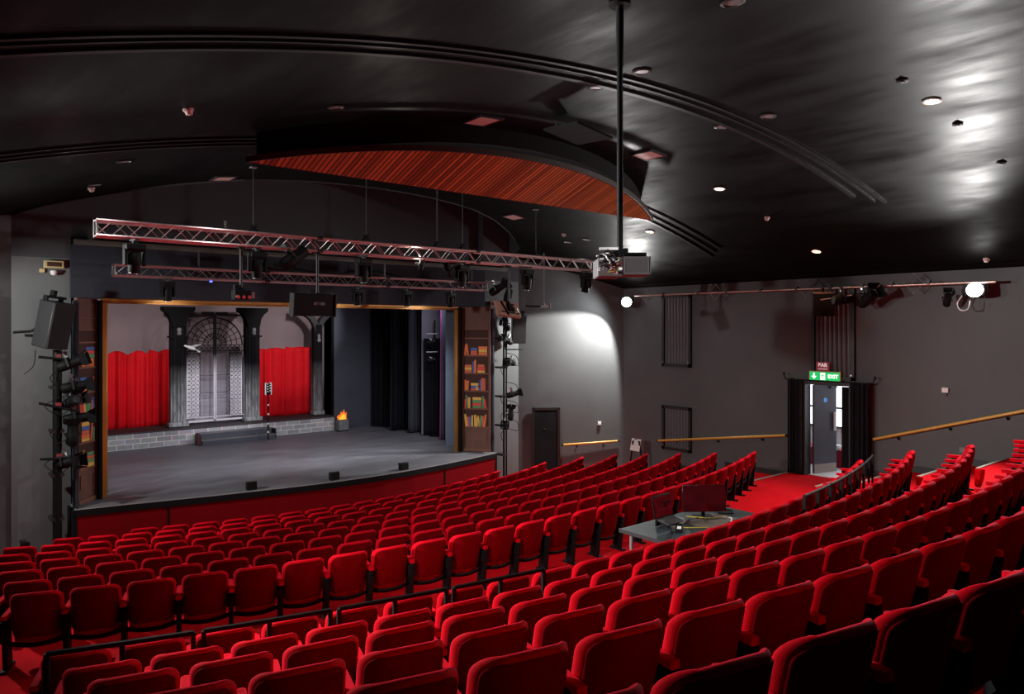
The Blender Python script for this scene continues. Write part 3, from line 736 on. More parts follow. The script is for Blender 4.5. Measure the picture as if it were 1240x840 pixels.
# masking: slate flat, black drapes, side booms
t = thing('slate_flat', 'tall plain slate-blue flat right of the platform', 'scenery flat', (4.12, -3.2, .02))
obj('panel', MB().box((0, 0, 2.2), (1.37, .05, 4.4)), M['flatblue'], t)
obj('brace_batten', MB().box((0, -.03, 2.78), (.7, .01, .02)), M['dgrey'], t)
o = obj('masking_wing', MB().box((3.60, -3.0, 2.2), (.30, .03, 4.4)), M['blackm']); tag(o, 'narrow black gap masking behind the arched column', 'masking')
curtain('black_drape', M['drape'], (4.75, -3.3), (5.35, -4.15), .04, 4.3, 5, .06, 'black pleated drape next to the slate flat', 'curtain', 'black wing drapes', seed=11)
curtain('black_drape', M['drape'], (4.72, -4.75), (5.60, -4.7), .06, 4.3, 6, .07, 'black pleated drape flaring at its foot, mid stage', 'curtain', 'black wing drapes', seed=12, spread=.6)
curtain('black_drape', M['ddrape'], (4.90, -5.55), (5.60, -5.5), .05, 4.3, 5, .06, 'dark slate pleated drape in front of the black drapes', 'curtain', 'black wing drapes', seed=13)
curtain('black_drape', M['drape'], (4.98, -6.30), (5.72, -6.28), .05, 3.05, 4, .04, 'short black drape behind the white wing lamps', 'curtain', 'black wing drapes', seed=14)
o = obj('grey_wing_panel', MB().box((5.38, -6.12, 2.2), (.74, .04, 4.3)), M['ddrape'] if 0 else mat('pale_mauve_panel', (.30, .30, .37), .8)); tag(o, 'pale grey wing panel at the right of the stage', 'panel')
curtain('grey_drape', M['ddrape'], (4.90, -7.35), (5.14, -7.3), .05, 4.2, 3, .025, 'thin grey drape edged in purple near the right frame', 'curtain', seed=15, spread=1.2)
o = obj('purple_cord', MB().tube([(4.86, -7.42, 4.1), (4.85, -7.43, 2.0), (4.80, -7.46, .05)], .010, 6), M['magenta']); tag(o, 'thin purple cord hanging beside the grey drape', 'cord')
o = obj('blue_wing_flat', MB().box((4.60, -8.4, 2.1), (.40, .04, 4.15), rot=(0, 0, Rr(-20))), M['legblue']); tag(o, 'narrow dusty blue flat just inside the gold frame', 'scenery flat')
# left wing masking
curtain('black_drape', M['drape'], (-4.6, -8.2), (-5.6, -8.2), .05, 4.6, 5, .07, 'black drape hidden in the left wing', 'curtain', 'black wing drapes', seed=16)
curtain('black_drape', M['drape'], (-4.45, -3.0), (-5.2, -3.4), .05, 4.6, 5, .07, 'black drape at the rear of the left wing', 'curtain', 'black wing drapes', seed=17)

# ------------------------------------------------------------------ luminaires
def moving_head(label, loc, tilt=0., pan=0., s=1., group='moving-head lamps under the trusses'):
    t = thing('moving_head_lamp', label, 'stage light', loc, (0, 0, pan), group)
    obj('clamp', MB().box((0, 0, -.03), (.05, .06, .08)).box((0, 0, .0), (.06, .26, .035)), M['dgrey'], t, bevel=.004)
    obj('base', MB().box((0, 0, -.105 * s), (.26 * s, .20 * s, .09 * s)), M['black'], t, bevel=.015)
    y = MB().box((-.125 * s, 0, -.25 * s), (.035 * s, .10 * s, .24 * s)).box((.125 * s, 0, -.25 * s), (.035 * s, .10 * s, .24 * s)).box((0, 0, -.155 * s), (.28 * s, .10 * s, .03 * s))
    obj('yoke', y, M['black'], t, bevel=.008)
    h = MB().lathe([(.0, .12 * s), (.06 * s, .12 * s), (.085 * s, .07 * s), (.09 * s, -.04 * s), (.08 * s, -.06 * s), (.08 * s, -.15 * s), (.07 * s, -.17 * s), (0, -.17 * s)], 14)
    ho = obj('head', h, M['black'], t, loc=(0, 0, -.30 * s), rot=(tilt, 0, 0), smooth=True)
    obj('lens', MB().cyl((0, 0, -.172 * s), (0, 0, -.178 * s), .062 * s, 14), M['alu'], ho)
    return t
def profile_lamp(label, loc, rot, s=1., group='spotlights on the side booms', doors=True, name='spotlight'):
    """theatre spotlight: its beam axis is local -Y"""
    t = thing(name, label, 'stage light', loc, rot, group)
    b = MB().lathe([(0, -.20 * s), (.07 * s, -.20 * s), (.095 * s, -.16 * s), (.10 * s, 0), (.085 * s, .03 * s), (.085 * s, .20 * s), (0, .20 * s)], 14, rot=(Rr(90), 0, 0))
    obj('body', b, M['black'], t, smooth=True)
    obj('lens', MB().cyl((0, -.195 * s, 0), (0, -.202 * s, 0), .07 * s, 14), M['glass'], t)
    obj('yoke', MB().box((-.115 * s, 0, .04 * s), (.012 * s, .03, .16 * s)).box((.115 * s, 0, .04 * s), (.012 * s, .03, .16 * s)).box((0, 0, .12 * s), (.24 * s, .03, .012)), M['dgrey'], t)
    obj('clamp', MB().box((0, 0, .165 * s), (.04, .05, .08 * s)).cyl((-.03, 0, .21 * s), (.03, 0, .21 * s), .035 * s, 8), M['steel'], t)
    if doors:
        d = MB()
        for a in range(4):
            e = Euler((0, PI / 2 * a, 0)).to_matrix()
            q = [e @ Vector(p) for p in ((-.09 * s, -.20 * s, .09 * s), (.09 * s, -.20 * s, .09 * s), (.12 * s, -.33 * s, .14 * s), (-.12 * s, -.33 * s, .14 * s))]
            d.add(q, [(0, 1, 2, 3)])
        o = obj('barn_door', d, M['blackm'], t, fix=False); o.modifiers.new('s', 'SOLIDIFY').thickness = .004
    return t

# ------------------------------------------------------------------ trusses
def truss(label, x0, x1, y, z, h=.22):
    t = thing('lighting_truss', label, 'truss', (x0, y, z))
    L_ = x1 - x0
    for dy in (-h / 2, h / 2):
        for dz in (0, h): obj('chord', MB().cyl((0, dy, dz), (L_, dy, dz), .024, 8), M['truss'], t, smooth=True)
    la = MB(); n = int(L_ / .21); st = L_ / n
    for i in range(n):
        a, b = i * st, (i + 1) * st
        if i % 2 == 0: za, zb = 0, h
        else: za, zb = h, 0
        la.cyl((a, -h / 2, za), (b, -h / 2, zb), .008, 5); la.cyl((a, h / 2, zb), (b, h / 2, za), .008, 5)
        la.cyl((a, -h / 2 if i % 2 else h / 2, 0), (b, h / 2 if i % 2 else -h / 2, 0), .009, 5)
        la.cyl((a, -h / 2 if i % 2 else h / 2, h), (b, h / 2 if i % 2 else -h / 2, h), .009, 5)
    for e in (0.01, L_ - .01):
        for dy in (-h / 2, h / 2): la.cyl((e, dy, 0), (e, dy, h), .014, 6)
        for dz in (0, h): la.cyl((e, -h / 2, dz), (e, h / 2, dz), .014, 6)
    obj('lacing', la, M['alu'], t)
    for k in (.33, .66):
        for dy in (-h / 2, h / 2):
            for dz in (0, h): obj('coupler', MB().cyl((L_ * k - .05, dy, dz), (L_ * k + .05, dy, dz), .032, 8), M['dgrey'], t)
truss('long aluminium box truss nearest the audience, hung on wires', -5.2, 5.15, -13.5, 4.72)
truss('shorter aluminium box truss just before the stage opening', -4.38, 4.34, -10.3, 4.36, .20)

def hanger(x, y, z0, z1, label, r=.008, chain=False):
    t = thing('truss_hanger', label, 'hanger', (x, y, z0), group='hangers carrying the trusses')
    obj('wire', MB().cyl((0, 0, .05), (0, 0, z1 - z0), r, 6), M['dgrey'], t)
    obj('shackle', MB().box((0, 0, .04), (.12, .12, .05)).cyl((-.05, 0, .06), (.05, 0, .13), .02, 6).cyl((.05, 0, .06), (-.05, 0, .13), .02, 6), M['black'], t)
    obj('ceiling_plate', MB().box((0, 0, z1 - z0 - .01), (.10, .10, .02)), M['grey'], t)
for x, l in ((-2.9, 'leftmost wire'), (-.83, 'second wire from left'), (.72, 'middle wire'), (1.33, 'second wire from right'), (3.3, 'rightmost wire')):
    hanger(x, -13.5, 4.94, zc(x) - .01, 'thin hanging %s above the long truss' % l, .014 if x == .72 else .008)
def chain(x, y, z0, z1, label, r=.016):
    t = thing('chain_hoist', label, 'chain', (x, y, z0), group='lifting chains'); sm = M['grey']
    c = MB(); n = int((z1 - z0) / .05)
    for i in range(n):
        z = i * .05; a = PI / 2 * (i % 2)
        dx, dy = math.cos(a) * r, math.sin(a) * r
        c.tube([(dx, dy, z), (dx, dy, z + .05), (-dx, -dy, z + .05), (-dx, -dy, z), (dx, dy, z)], .007, 4)
    obj('links', c, sm, t)
    obj('hook', MB().tube([(0, 0, -.01), (.03, 0, -.03), (.03, 0, -.07), (0, 0, -.09), (-.03, 0, -.07)], .01, 6), M['steel'], t)
chain(-2.85, -10.3, 4.58, 5.0, 'short steel chain above the left end of the rear truss')
chain(-1.0, -10.3, 4.58, 4.95, 'steel chain gathered over the middle of the rear truss')
chain(1.35, -10.3, 4.58, 4.9, 'steel chain over the right half of the rear truss')
chain(3.9, -10.3, 4.58, 4.9, 'steel chain at the right end of the rear truss')
chain(-3.35, -13.5, 4.95, 5.12, 'tuft of steel chain on top of the long truss')
chain(3.66, -13.36, 3.95, 5.1, 'long steel chain hanging past the right part of the long truss')

MHL = ['under the far left end of the long truss', 'under the long truss beside the left drop pole', 'under the middle of the long truss', 'under the long truss right of its centre',
       'under the long truss right of the brown casing', 'under the far right end of the long truss']
for (x, tl), l in zip(((-4.68, .2), (-2.84, .1), (-.89, -.1), (1.31, .15), (3.05, .1), (4.85, .2)), MHL):
    moving_head('black moving-head lamp ' + l, (x, -13.5, 4.70), tl, .1, 1.05)
for (x, tl), l in zip(((-3.43, 0), (.64, .1), (1.95, -.1), (3.24, .15)), ('second in from its left end', 'centre, right of the flat speaker', 'right of centre', 'near its right end')):
    moving_head('black moving-head lamp under the rear truss, ' + l, (x, -10.3, 4.33), tl, .2, .92)
profile_lamp('long black profile spotlight angled down-left on the long truss', (-2.25, -13.6, 4.56), (Rr(-40), Rr(15), Rr(75)), 1.25, 'profile spotlights on the trusses', False, 'profile_spotlight')
profile_lamp('tiny black spotlight clamped under the middle of the long truss', (.35, -13.5, 4.60), (Rr(-70), 0, Rr(10)), .6, 'profile spotlights on the trusses', False, 'profile_spotlight')
profile_lamp('slim black spotlight at the foot of the dark centre pole', (.95, -13.55, 4.52), (Rr(-60), 0, Rr(-60)), .75, 'profile spotlights on the trusses', False, 'profile_spotlight')
profile_lamp('black spotlight beyond the right end of the rear truss', (4.65, -10.4, 4.40), (Rr(-30), 0, Rr(30)), 1.1, 'profile spotlights on the trusses', True, 'profile_spotlight')
# drop poles from the long truss with their loads
def drop(x, zb, label):
    t = thing('drop_pole', label, 'pole', (x, -13.5, zb), group='drop poles on the long truss')
    obj('tube', MB().cyl((0, 0, 0), (0, 0, 4.74 - zb), .024, 10), M['dgrey'], t, smooth=True)
    obj('clamp', MB().box((0, 0, 4.70 - zb), (.09, .09, .07)).box((0, 0, .05), (.07, .07, .05)), M['black'], t, bevel=.006)
drop(-3.1, 3.97, 'left drop pole carrying the clustered projector head')
drop(-1.78, 3.92, 'middle drop pole carrying the flat black speaker')
drop(2.53, 3.86, 'right drop pole carrying the brown casing')
t = thing('effects_projector', 'small cluttered black effects projector under the left drop pole', 'projector', (-3.1, -13.5, 3.92))
obj('body', MB().box((0, 0, 0), (.26, .2, .16)).box((-.08, 0, .12), (.08, .1, .09)), M['black'], t, bevel=.01)
obj('lens_row', MB().cyl((-.09, -.1, -.03), (-.09, -.14, -.04), .03, 10).cyl((.0, -.1, -.03), (.0, -.14, -.04), .03, 10).cyl((.09, -.1, -.03), (.09, -.14, -.04), .03, 10), M['alu'], t)
obj('side_plate', MB().box((.17, 0, .0), (.05, .16, .10)), M['alu'], t)
t = thing('flat_speaker', 'flat black rectangular speaker hung before the gold frame', 'speaker', (-1.86, -13.5, 3.78), (Rr(6), 0, 0))
obj('cabinet', MB().box((0, 0, 0), (.74, .14, .38)), M['black'], t, bevel=.012)
obj('rear_plate', MB().box((.08, -.075, .03), (.2, .02, .05)).cyl((.10, -.07, .03), (.10, -.13, .03), .02, 8), M['grey'], t)
obj('side_bracket', MB().box((-.385, -.01, 0), (.02, .18, .40)).box((.385, -.01, 0), (.02, .18, .40)), M['dgrey'], t)
t = thing('hung_monitor', 'warm brown flat casing hung on the right drop pole', 'monitor', (2.5, -13.5, 3.77), (Rr(-24), Rr(6), Rr(4)))
obj('casing', MB().box((0, 0, 0), (.66, .08, .34)), M['brownpanel'], t, bevel=.012)
obj('rear_bracket', MB().box((.05, -.06, .02), (.16, .06, .16)).box((-.12, -.05, 0), (.03, .03, .34), rot=(0, Rr(-25), 0)).box((.02, -.05, -.09), (.5, .02, .02)), M['blackm'], t)
obj('cable_loop', MB().tube([(.05, -.1, .05), (.16, -.12, .0), (.2, -.1, -.08), (.1, -.1, -.12)], .01, 5), M['steel'], t)
o = obj('blue_marker', MB().box((-2.35 + .0, -13.62, 4.29), (.05, .02, .03)), M['blueled']); o.location = (-.3, 3.2, .02); tag(o, 'tiny blue indicator light on the rear truss', 'indicator')

# ------------------------------------------------------------------ booms and loudspeakers beside the stage
def boom(label, x, y, z0, z1, r=.045, twin=False):
    t = thing('lighting_boom', label, 'boom', (x, y, z0))
    obj('pole', MB().cyl((0, 0, 0), (0, 0, z1 - z0), r, 12), M['black'], t, smooth=True)
    if twin: obj('pole', MB().cyl((.13, .05, 0), (.13, .05, z1 - z0), r * .8, 12), M['black'], t, smooth=True)
    obj('floor_plate', MB().box((0, 0, .02), (.4, .4, .04)), M['black'], t)
    for k in range(int((z1 - z0) / .8)): obj('wall_bracket', MB().box((0, .12, .9 + k * .8), (.14 + r, .36, .05)), M['dgrey'], t)
    return t
boom('thick black lighting boom left of the stage', -5.22, -9.95, -1.01, 2.98, .075)
bl = [(-5.05, 2.72, -20, 70, 'topmost, aimed at the stage'), (-4.98, 2.30, -10, 80, 'second from the top with open barn doors'), (-5.02, 2.02, -20, 20, 'third from the top'),
      (-4.95, 1.72, -6, 78, 'with amber glow at its rear'), (-5.0, 1.42, -85, 0, 'hanging straight down like a bucket'), (-5.1, .92, -10, 40, 'lowest, tangled in cable')]
for x, z, tl, pn, l in bl:
    o = profile_lamp('black spotlight on the left boom, ' + l, (x, -10.08, z), (Rr(tl), 0, Rr(pn)), 1.0)
tb = thing('boom_arm', 'black horizontal pipe arm across the left boom', 'pipe', (-5.22, -10.05, 2.86), (0, 0, 0), 'pipe arms on the left boom')
obj('tube', MB().cyl((-.3, 0, 0), (.35, -.1, -.08), .024, 8), M['black'], tb); obj('clamp', MB().box((0, 0, 0), (.09, .09, .09)), M['steel'], tb)
dup(tb, (-5.22, -10.05, 1.98), (0, Rr(10), 0), 'lower black pipe arm across the left boom')
dup(tb, (-5.2, -10.05, 1.05), (0, Rr(-5), 0), 'lowest black pipe arm across the left boom')
def cable(label, pts, r=.007, m='black', group=None, name='cable'):
    # smooth the polyline
    P = [Vector(p) for p in pts]; out = []
    for i in range(len(P) - 1):
        p0 = P[max(i - 1, 0)]; p1 = P[i]; p2 = P[i + 1]; p3 = P[min(i + 2, len(P) - 1)]
        for k in range(6):
            t = k / 6; out.append(.5 * ((2 * p1) + (-p0 + p2) * t + (2 * p0 - 5 * p1 + 4 * p2 - p3) * t * t + (-p0 + 3 * p1 - 3 * p2 + p3) * t ** 3))
    out.append(P[-1])
    o = obj(name, MB().tube(out, r, 6), M[m]); tag(o, label, 'cable', group); return o
rnd = random.Random(4)
for q, z in enumerate((2.6, 2.1, 1.6, 1.05)):
    cable('looping black cable on the left boom, ' + ('highest', 'second highest', 'third highest', 'lowest')[q], [(-5.2, -10.03, z), (-5.35 - .08 * (q % 2), -10.1, z - .12), (-5.2, -10.12, z - .3), (-5.0, -10.15, z - .12), (-4.98, -10.1, z + .05)], .008, 'black', 'cables on the left boom')
def speaker(label, loc, rot, w=.55, d=.5, h=1.0, m='dgrey'):
    t = thing('loudspeaker', label, 'loudspeaker', loc, rot)
    pr = MB().prism([(-w / 2, -d * .5), (w / 2, -d * .5), (w * .42, d * .5), (-w * .42, d * .5)], -h / 2, h / 2)
    obj('cabinet', pr, M[m], t, bevel=.02)
    obj('grille', MB().box((0, -d * .5 - .006, 0), (w * .93, .02, h * .95)), M['grille'], t)
    obj('handle', MB().box((w * .47, 0, .05), (.03, .14, .08)), M['blackm'], t)
    obj('mounting_bracket', MB().box((0, .05, h / 2 + .07), (w * .9, .05, .04)).box((-w * .35, .1, h / 2 + .03), (.03, .1, .12)).box((w * .35, .1, h / 2 + .03), (.03, .1, .12)).box((-.02, .1, h / 2 + .12), (.07, .09, .14)), M['black'], t)
    return t
speaker('large black loudspeaker tilted down on the left wall pier', (-5.31, -10.12, 3.44), (Rr(10), Rr(4), Rr(34)), .44, .40, .84)
cable('thin black cable dangling from the left loudspeaker', [(-5.55, -9.9, 2.98), (-5.58, -9.9, 2.7), (-5.72, -9.88, 2.55)], .008)
o = obj('bracket_arm', MB().tube([(-5.45, -9.8, 3.42), (-5.6, -9.75, 3.32), (-5.85, -9.6, 3.30)], .025, 8), M['black']); tag(o, 'black bracket arm poking left from the left loudspeaker', 'bracket')
speaker('dark grey loudspeaker on the right wall pier', (5.75, -9.95, 3.36), (Rr(10), 0, Rr(-28)), .40, .38, .78)
o = obj('speaker_yoke', MB().tube([(5.42, -9.8, 3.62), (5.42, -9.8, 2.78), (5.95, -9.9, 2.78)], .018, 8), M['black']); tag(o, 'thin black L-shaped yoke below the right loudspeaker', 'bracket')
boom('slim twin-pole black lighting boom right of the stage', 5.28, -9.9, -1.01, 3.75, .028, True)
for x, z, tl, pn, l in [(5.25, 3.42, -30, -60, 'topmost'), (5.30, 3.02, -20, -80, 'second from the top'), (5.42, 2.42, -8, -70, 'third from the top'), (5.46, 1.55, -15, 60, 'fourth from the top'), (5.40, 1.0, -85, 0, 'pointing straight down'), (5.2, .72, -10, -40, 'lowest')]:
    profile_lamp('black spotlight on the right boom, ' + l, (x, -10.05, z), (Rr(tl), 0, Rr(pn)), .82, 'spotlights on the right boom')
for q, z in enumerate((2.5, 1.7, 1.2, .7)):
    cable('curling black cable on the right boom, ' + ('highest', 'second highest', 'third highest', 'lowest')[q], [(5.28, -9.95, z + .2), (5.6, -10.05, z + .1), (5.62, -10.1, z - .15), (5.35, -10.0, z - .1), (5.1, -10., z - .2), (5.2, -9.95, z - .4)], .009, 'black', 'cables on the right boom')
# small brackets / truss stub right of the pier
t = thing('chain_bar', 'short ladder bar hanging from the long chain', 'bar', (3.60, -13.36, 3.86), (0, 0, Rr(5)))
obj('tube', MB().cyl((-.5, 0, 0), (.22, 0, 0), .02, 8), M['blackm'], t); obj('end_bracket', MB().box((.06, 0, 0), (.28, .08, .07)).box((.21, 0, 0), (.02, .12, .12)), M['grey'], t, bevel=.005)
# emergency lights, cameras near the stage
def emlight(label, loc, rot, m='cream'):
    t = thing('emergency_light', label, 'wall light', loc, rot)
    obj('housing', MB().box((0, 0, 0), (.32, .10, .14)), M[m], t, bevel=.01)
    obj('face', MB().box((0, -.055, 0), (.22, .02, .08)), M['bookdark'], t)
emlight('yellowish emergency light box high on the left pier', (-5.22, -9.5, 4.57), (0, 0, 0))
emlight('tan emergency light box behind the right drop pole', (5.25, -9.5, 4.05), (0, 0, 0), 'brownpanel')
t = thing('security_camera', 'small white dome camera below the left emergency light', 'camera', (-5.22, -9.5, 4.42)); obj('dome', MB().lathe([(0, -.06), (.04, -.045), (.06, 0), (.06, .03), (0, .03)], 12), M['pale'], t, smooth=True); obj('mount', MB().box((0, .03, .03), (.06, .1, .02)), M['pale'], t)
o = obj('junction_box', MB().box((-5.4, -9.43, 4.45), (.08, .05, .07)), M['cream']); tag(o, 'tiny cream junction box on the left pier', 'junction box')
t = thing('wall_spotlight', 'small white twin spot below the tan emergency light', 'wall light', (5.1, -9.55, 3.86)); obj('head', MB().lathe([(0, -.07), (.05, -.05), (.05, .03), (0, .05)], 10, rot=(Rr(60), 0, 0)), M['pale'], t, smooth=True); obj('mount', MB().box((0, .06, .03), (.1, .1, .02)), M['pale'], t)
o = obj('cast_lamp', MB().lathe([(0, -.25), (.08, -.2), (.11, .0), (.09, .2), (0, .25)], 12, rot=(0, Rr(20), 0)), M['blackm'], smooth=True); o.location = (4.85, -10.6, 4.2); o.rotation_euler = (0, 0, 0); tag(o, 'black bulky lamp cowl beside the right end of the rear truss', 'stage light')
cable('black bundle of cables draped along the rear of the truss', [(-1.2, -10.0, 4.75), (-.2, -9.95, 4.62), (.6, -9.95, 4.5), (1.2, -9.95, 4.72), (2.0, -9.95, 4.62)], .03)
t = thing('wing_lamp', 'small white-striped lamp on the upper rung of the right wing', 'stage light', (5.05, -6.62, 2.98), group='side lamps in the right wing')
obj('head', MB().lathe([(0, -.12), (.06, -.1), (.07, .06), (0, .1)], 10, rot=(Rr(70), 0, Rr(30))), M['dgrey'], t, smooth=True); obj('rung', MB().cyl((-.18, 0, .22), (.22, 0, .22), .016, 8), M['white'], t); obj('highlight_cap', MB().box((-.02, -.06, .03), (.18, .03, .03), rot=(0, .4, 0)), M['pale'], t)
dup(t, (5.05, -6.62, 2.42), (0, 0, 0), 'small white-striped lamp on the lower rung of the right wing')
t = thing('wing_boom', 'thin black boom pole standing in the right wing', 'boom', (5.25, -6.50, .02)); obj('pole', MB().cyl((0, 0, 0), (0, 0, 3.6), .022, 8), M['black'], t); obj('base', MB().lathe([(.2, 0), (.2, .03), (.04, .06), (0, .06)], 14), M['black'], t)

# ------------------------------------------------------------------ timber canopy
t = thing('timber_canopy', 'crescent canopy of narrow mahogany slats hung under the ceiling', 'canopy', (0, -16.2, 5.49))
def arc_pts(hw, s, n=48, y0=0):
    R = (hw * hw + s * s) / (2 * s); a = math.asin(hw / R)
    return [(R * math.sin(-a + 2 * a * i / n), y0 - (R * math.cos(-a + 2 * a * i / n) - (R - s))) for i in range(n + 1)]
ap = arc_pts(3.96, 1.08)
mb = MB(); n = len(ap)
vs = [(x, y, -.36 * y) for x, y in ap] + [(x, y, -.36 * y + .05) for x, y in ap] + [(x, 0, 0) for x, y in ap] + [(x, 0, .05) for x, y in ap]
fs = []
for i in range(n - 1):
    fs += [(i, i + 1, 2 * n + i + 1, 2 * n + i), (n + i, 3 * n + i, 3 * n + i + 1, n + i + 1), (2 * n + i, 2 * n + i + 1, 3 * n + i + 1, 3 * n + i)]
mb.add(vs, fs); obj('slat_soffit', mb, M['wood'], t, fix=False)
mb = MB()
for i in range(n - 1):
    (xa, ya), (xb, yb) = ap[i], ap[i + 1]
    mb.add([(xa, ya, -.36 * ya - .01), (xb, yb, -.36 * yb - .01), (xb, yb, -.36 * yb + .07), (xa, ya, -.36 * ya + .07),
            (xa, ya - .04, -.36 * ya - .01), (xb, yb - .04, -.36 * yb - .01), (xb, yb - .04, -.36 * yb + .07), (xa, ya - .04, -.36 * ya + .07)],
           [(0, 3, 2, 1), (4, 5, 6, 7), (0, 1, 5, 4), (3, 7, 6, 2)])
obj('curved_rim', mb, mat('dark_rim', (.03, .018, .014), .6), t)
# dark bulkhead between canopy and ceiling
ap2 = arc_pts(3.78, 1.28, 48, .12)
mb = MB()
for i in range(len(ap2) - 1):
    (xa, ya), (xb, yb) = ap2[i], ap2[i + 1]
    za, zb = -.36 * ya + .1, -.36 * yb + .1
    ta, tb2 = zc(xa) - 5.49 + .02, zc(xb) - 5.49 + .02
    mb.add([(xa, ya, max(za, ta - .36)), (xb, yb, max(zb, tb2 - .36)), (xb, yb, tb2), (xa, ya, ta)], [(0, 1, 2, 3)])
    mb.add([(xa, ya, max(za, ta - .36)), (xb, yb, max(zb, tb2 - .36)), (xb, .1, tb2 - .36), (xa, .1, ta - .36)], [(0, 3, 2, 1)])
obj('bulkhead', mb, M['blackm'], t, fix=False)
hw = MB()
for x in (-3, -1, 1, 3): hw.cyl((x, -.15, .1), (x, -.15, zc(x) - 5.49), .01, 6)
obj('hanger_rod', hw, M['dgrey'], t)
# access hatches and ceiling fittings
def ceil_rot(x): return (0, math.atan(x / 22.0), 0)
for (x, y, w, d, m, l) in ((-1.25, -17.6, .36, .42, 'sensor', 'pinkish ceiling hatch behind the canopy, left one'), (1.87, -17.87, .36, .40, 'sensor', 'pinkish ceiling hatch behind the canopy, right one'), (3.49, -12.5, .34, .4, 'sensor', 'pinkish ceiling hatch beside the long truss, right side'), (-3.01, -12.34, .34, .4, 'sensor', 'pinkish ceiling hatch above the long truss, left side')):
    t = thing('ceiling_hatch', l, 'hatch', (x, y, zc(x) - .012), ceil_rot(x), 'square hatches in the ceiling')
    obj('panel', MB().box((0, 0, 0), (w, d, .02)), M[m], t); obj('rim', MB().box((0, -d / 2, 0), (w + .04, .03, .03)).box((0, d / 2, 0), (w + .04, .03, .03)).box((-w / 2, 0, 0), (.03, d, .03)).box((w / 2, 0, 0), (.03, d, .03)), M['dgrey'], t)
t = thing('open_hatch_flap', 'black square hatch flap hanging open behind the canopy', 'hatch', (-.33, -18.5, 5.99), (Rr(4), Rr(8), 0)); obj('flap', MB().box((0, 0, 0), (.66, .66, .03)), M['blackm'], t); obj('hinge', MB().box((0, .3, .08), (.3, .03, .16)), M['dgrey'], t)

def downlight(x, y, m, l, r=.085):
    t = thing('downlight', l, 'ceiling light', (x, y, zc(x)), ceil_rot(x), 'downlights in the black ceiling')
    obj('bezel', MB().lathe([(r, .01), (r + .022, -.012), (r, -.018), (r - .01, -.005), (r - .01, .01)], 20), M['dgrey'] if m == 'downoff' else M['pale'], t, smooth=True)
    obj('lamp', MB().cyl((0, 0, -.004), (0, 0, -.010), r - .012, 18), M[m], t)
DL = [(2.29, -21.91, 'downon', 'glowing downlight near the top right of the ceiling'), (7.41, -17.75, 'downwarm', 'amber glowing downlight above the exit door'),
      (-1.79, -21.87, 'downoff', 'unlit downlight at the top edge of view'), (-.99, -20.18, 'downoff', 'unlit downlight beyond the double groove, near the pole'), (-1.0, -19.5, 'downoff', 'unlit downlight just before the double groove, near the pole'),
      (1.52, -20.2, 'downoff', 'unlit downlight touching the double groove, right part'), (1.49, -19.5, 'downoff', 'dim downlight below the right part of the double groove'), (3.95, -17.76, 'downon', 'glowing downlight mid ceiling right of the pole'),
      (5.52, -14.85, 'downon', 'glowing downlight right of the canopy tip'), (5.5, -12.86, 'downoff', 'unlit downlight in front of the right truss end'), (-3.38, -17.57, 'downoff', 'unlit downlight left of the canopy over the stalls'),
      (-4.99, -14.38, 'downoff', 'unlit downlight near the left ceiling groove'), (-5.0, -12.3, 'downoff', 'unlit downlight above the left end of the long truss'), (-3.25, -14.53, 'downoff', 'unlit downlight by the left canopy tip'), (5.51, -12.2, 'downoff', 'unlit downlight closest to the right truss chain')]
for x, y, m, l in DL: downlight(x, y, m, l)
def sensor(x, y, l, r=.055):
    t = thing('smoke_detector', l, 'smoke detector', (x, y, zc(x)), ceil_rot(x), 'smoke detectors on the ceiling')
    obj('base', MB().lathe([(r, .0), (r, -.025), (0, -.025)], 16), M['sensor'], t, smooth=True); obj('dome', MB().lathe([(r * .75, -.025), (r * .6, -.06), (0, -.07)], 16), M['sensor'], t, smooth=True)
for x, y, l in ((-4.99, -17.44, 'pink smoke detector on the dark left ceiling'), (-4.99, -11.9, 'pink smoke detector at the far left above the truss'), (5.59, -17.71, 'pale smoke detector between the lit downlights'), (5.0, -12.6, 'pale smoke detector above the right truss end'), (8.3, -20.6, 'pale red smoke detector beside the cornice above the rear flood')): sensor(x, y, l)
for x, y, l in ((1.47, -21.91, 'left'), (3.19, -21.88, 'middle'), (4.74, -21.9, 'right')):
    t = thing('sprinkler_cup', 'small dark recessed fitting, %s one of three near the lit downlight' % l, 'ceiling fitting', (x, y, zc(x)), ceil_rot(x), 'recessed ceiling fittings')
    obj('cup', MB().lathe([(.05, .0), (.065, -.012), (.04, -.02), (0, -.02)], 14), M['black'], t, smooth=True); obj('centre', MB().cyl((0, 0, -.02), (0, 0, -.03), .02, 10), M['grey'], t)

# ------------------------------------------------------------------ ceiling projector on its pole
px, py_ = -2.67, -21.38
t = thing('ceiling_projector', 'grey projector with tangled cables hanging on a long black pole', 'projector', (px, py_, 3.90), (0, 0, Rr(-39.3)))
obj('pole', MB().cyl((0, 0, .12), (0, 0, zc(px) - 3.90), .026, 12).cyl((0, 0, 1.65), (0, 0, zc(px) - 3.9), .032, 12), M['black'], t, smooth=True)
obj('ceiling_plate', MB().cyl((0, 0, zc(px) - 3.93), (0, 0, zc(px) - 3.90), .09, 16), M['black'], t)
obj('casing', MB().box((-.105, 0, -.03), (.20, .34, .15)), M['grey'], t, bevel=.01)
obj('casing_front', MB().box((.115, 0, -.015), (.23, .30, .15)), mat('projector_side', (.2, .2, .21), .45), t, bevel=.01)
obj('vent_grille', MB().box((.115, -.153, -.015), (.18, .008, .11)), mat('vent_grey', (.13, .13, .14), .6), t)
obj('vent_frame', MB().box((.115, -.155, .052), (.22, .012, .012)).box((.115, -.155, -.082), (.22, .012, .012)).box((.01, -.155, -.015), (.012, .012, .14)).box((.222, -.155, -.015), (.012, .012, .14)), M['grey'], t)
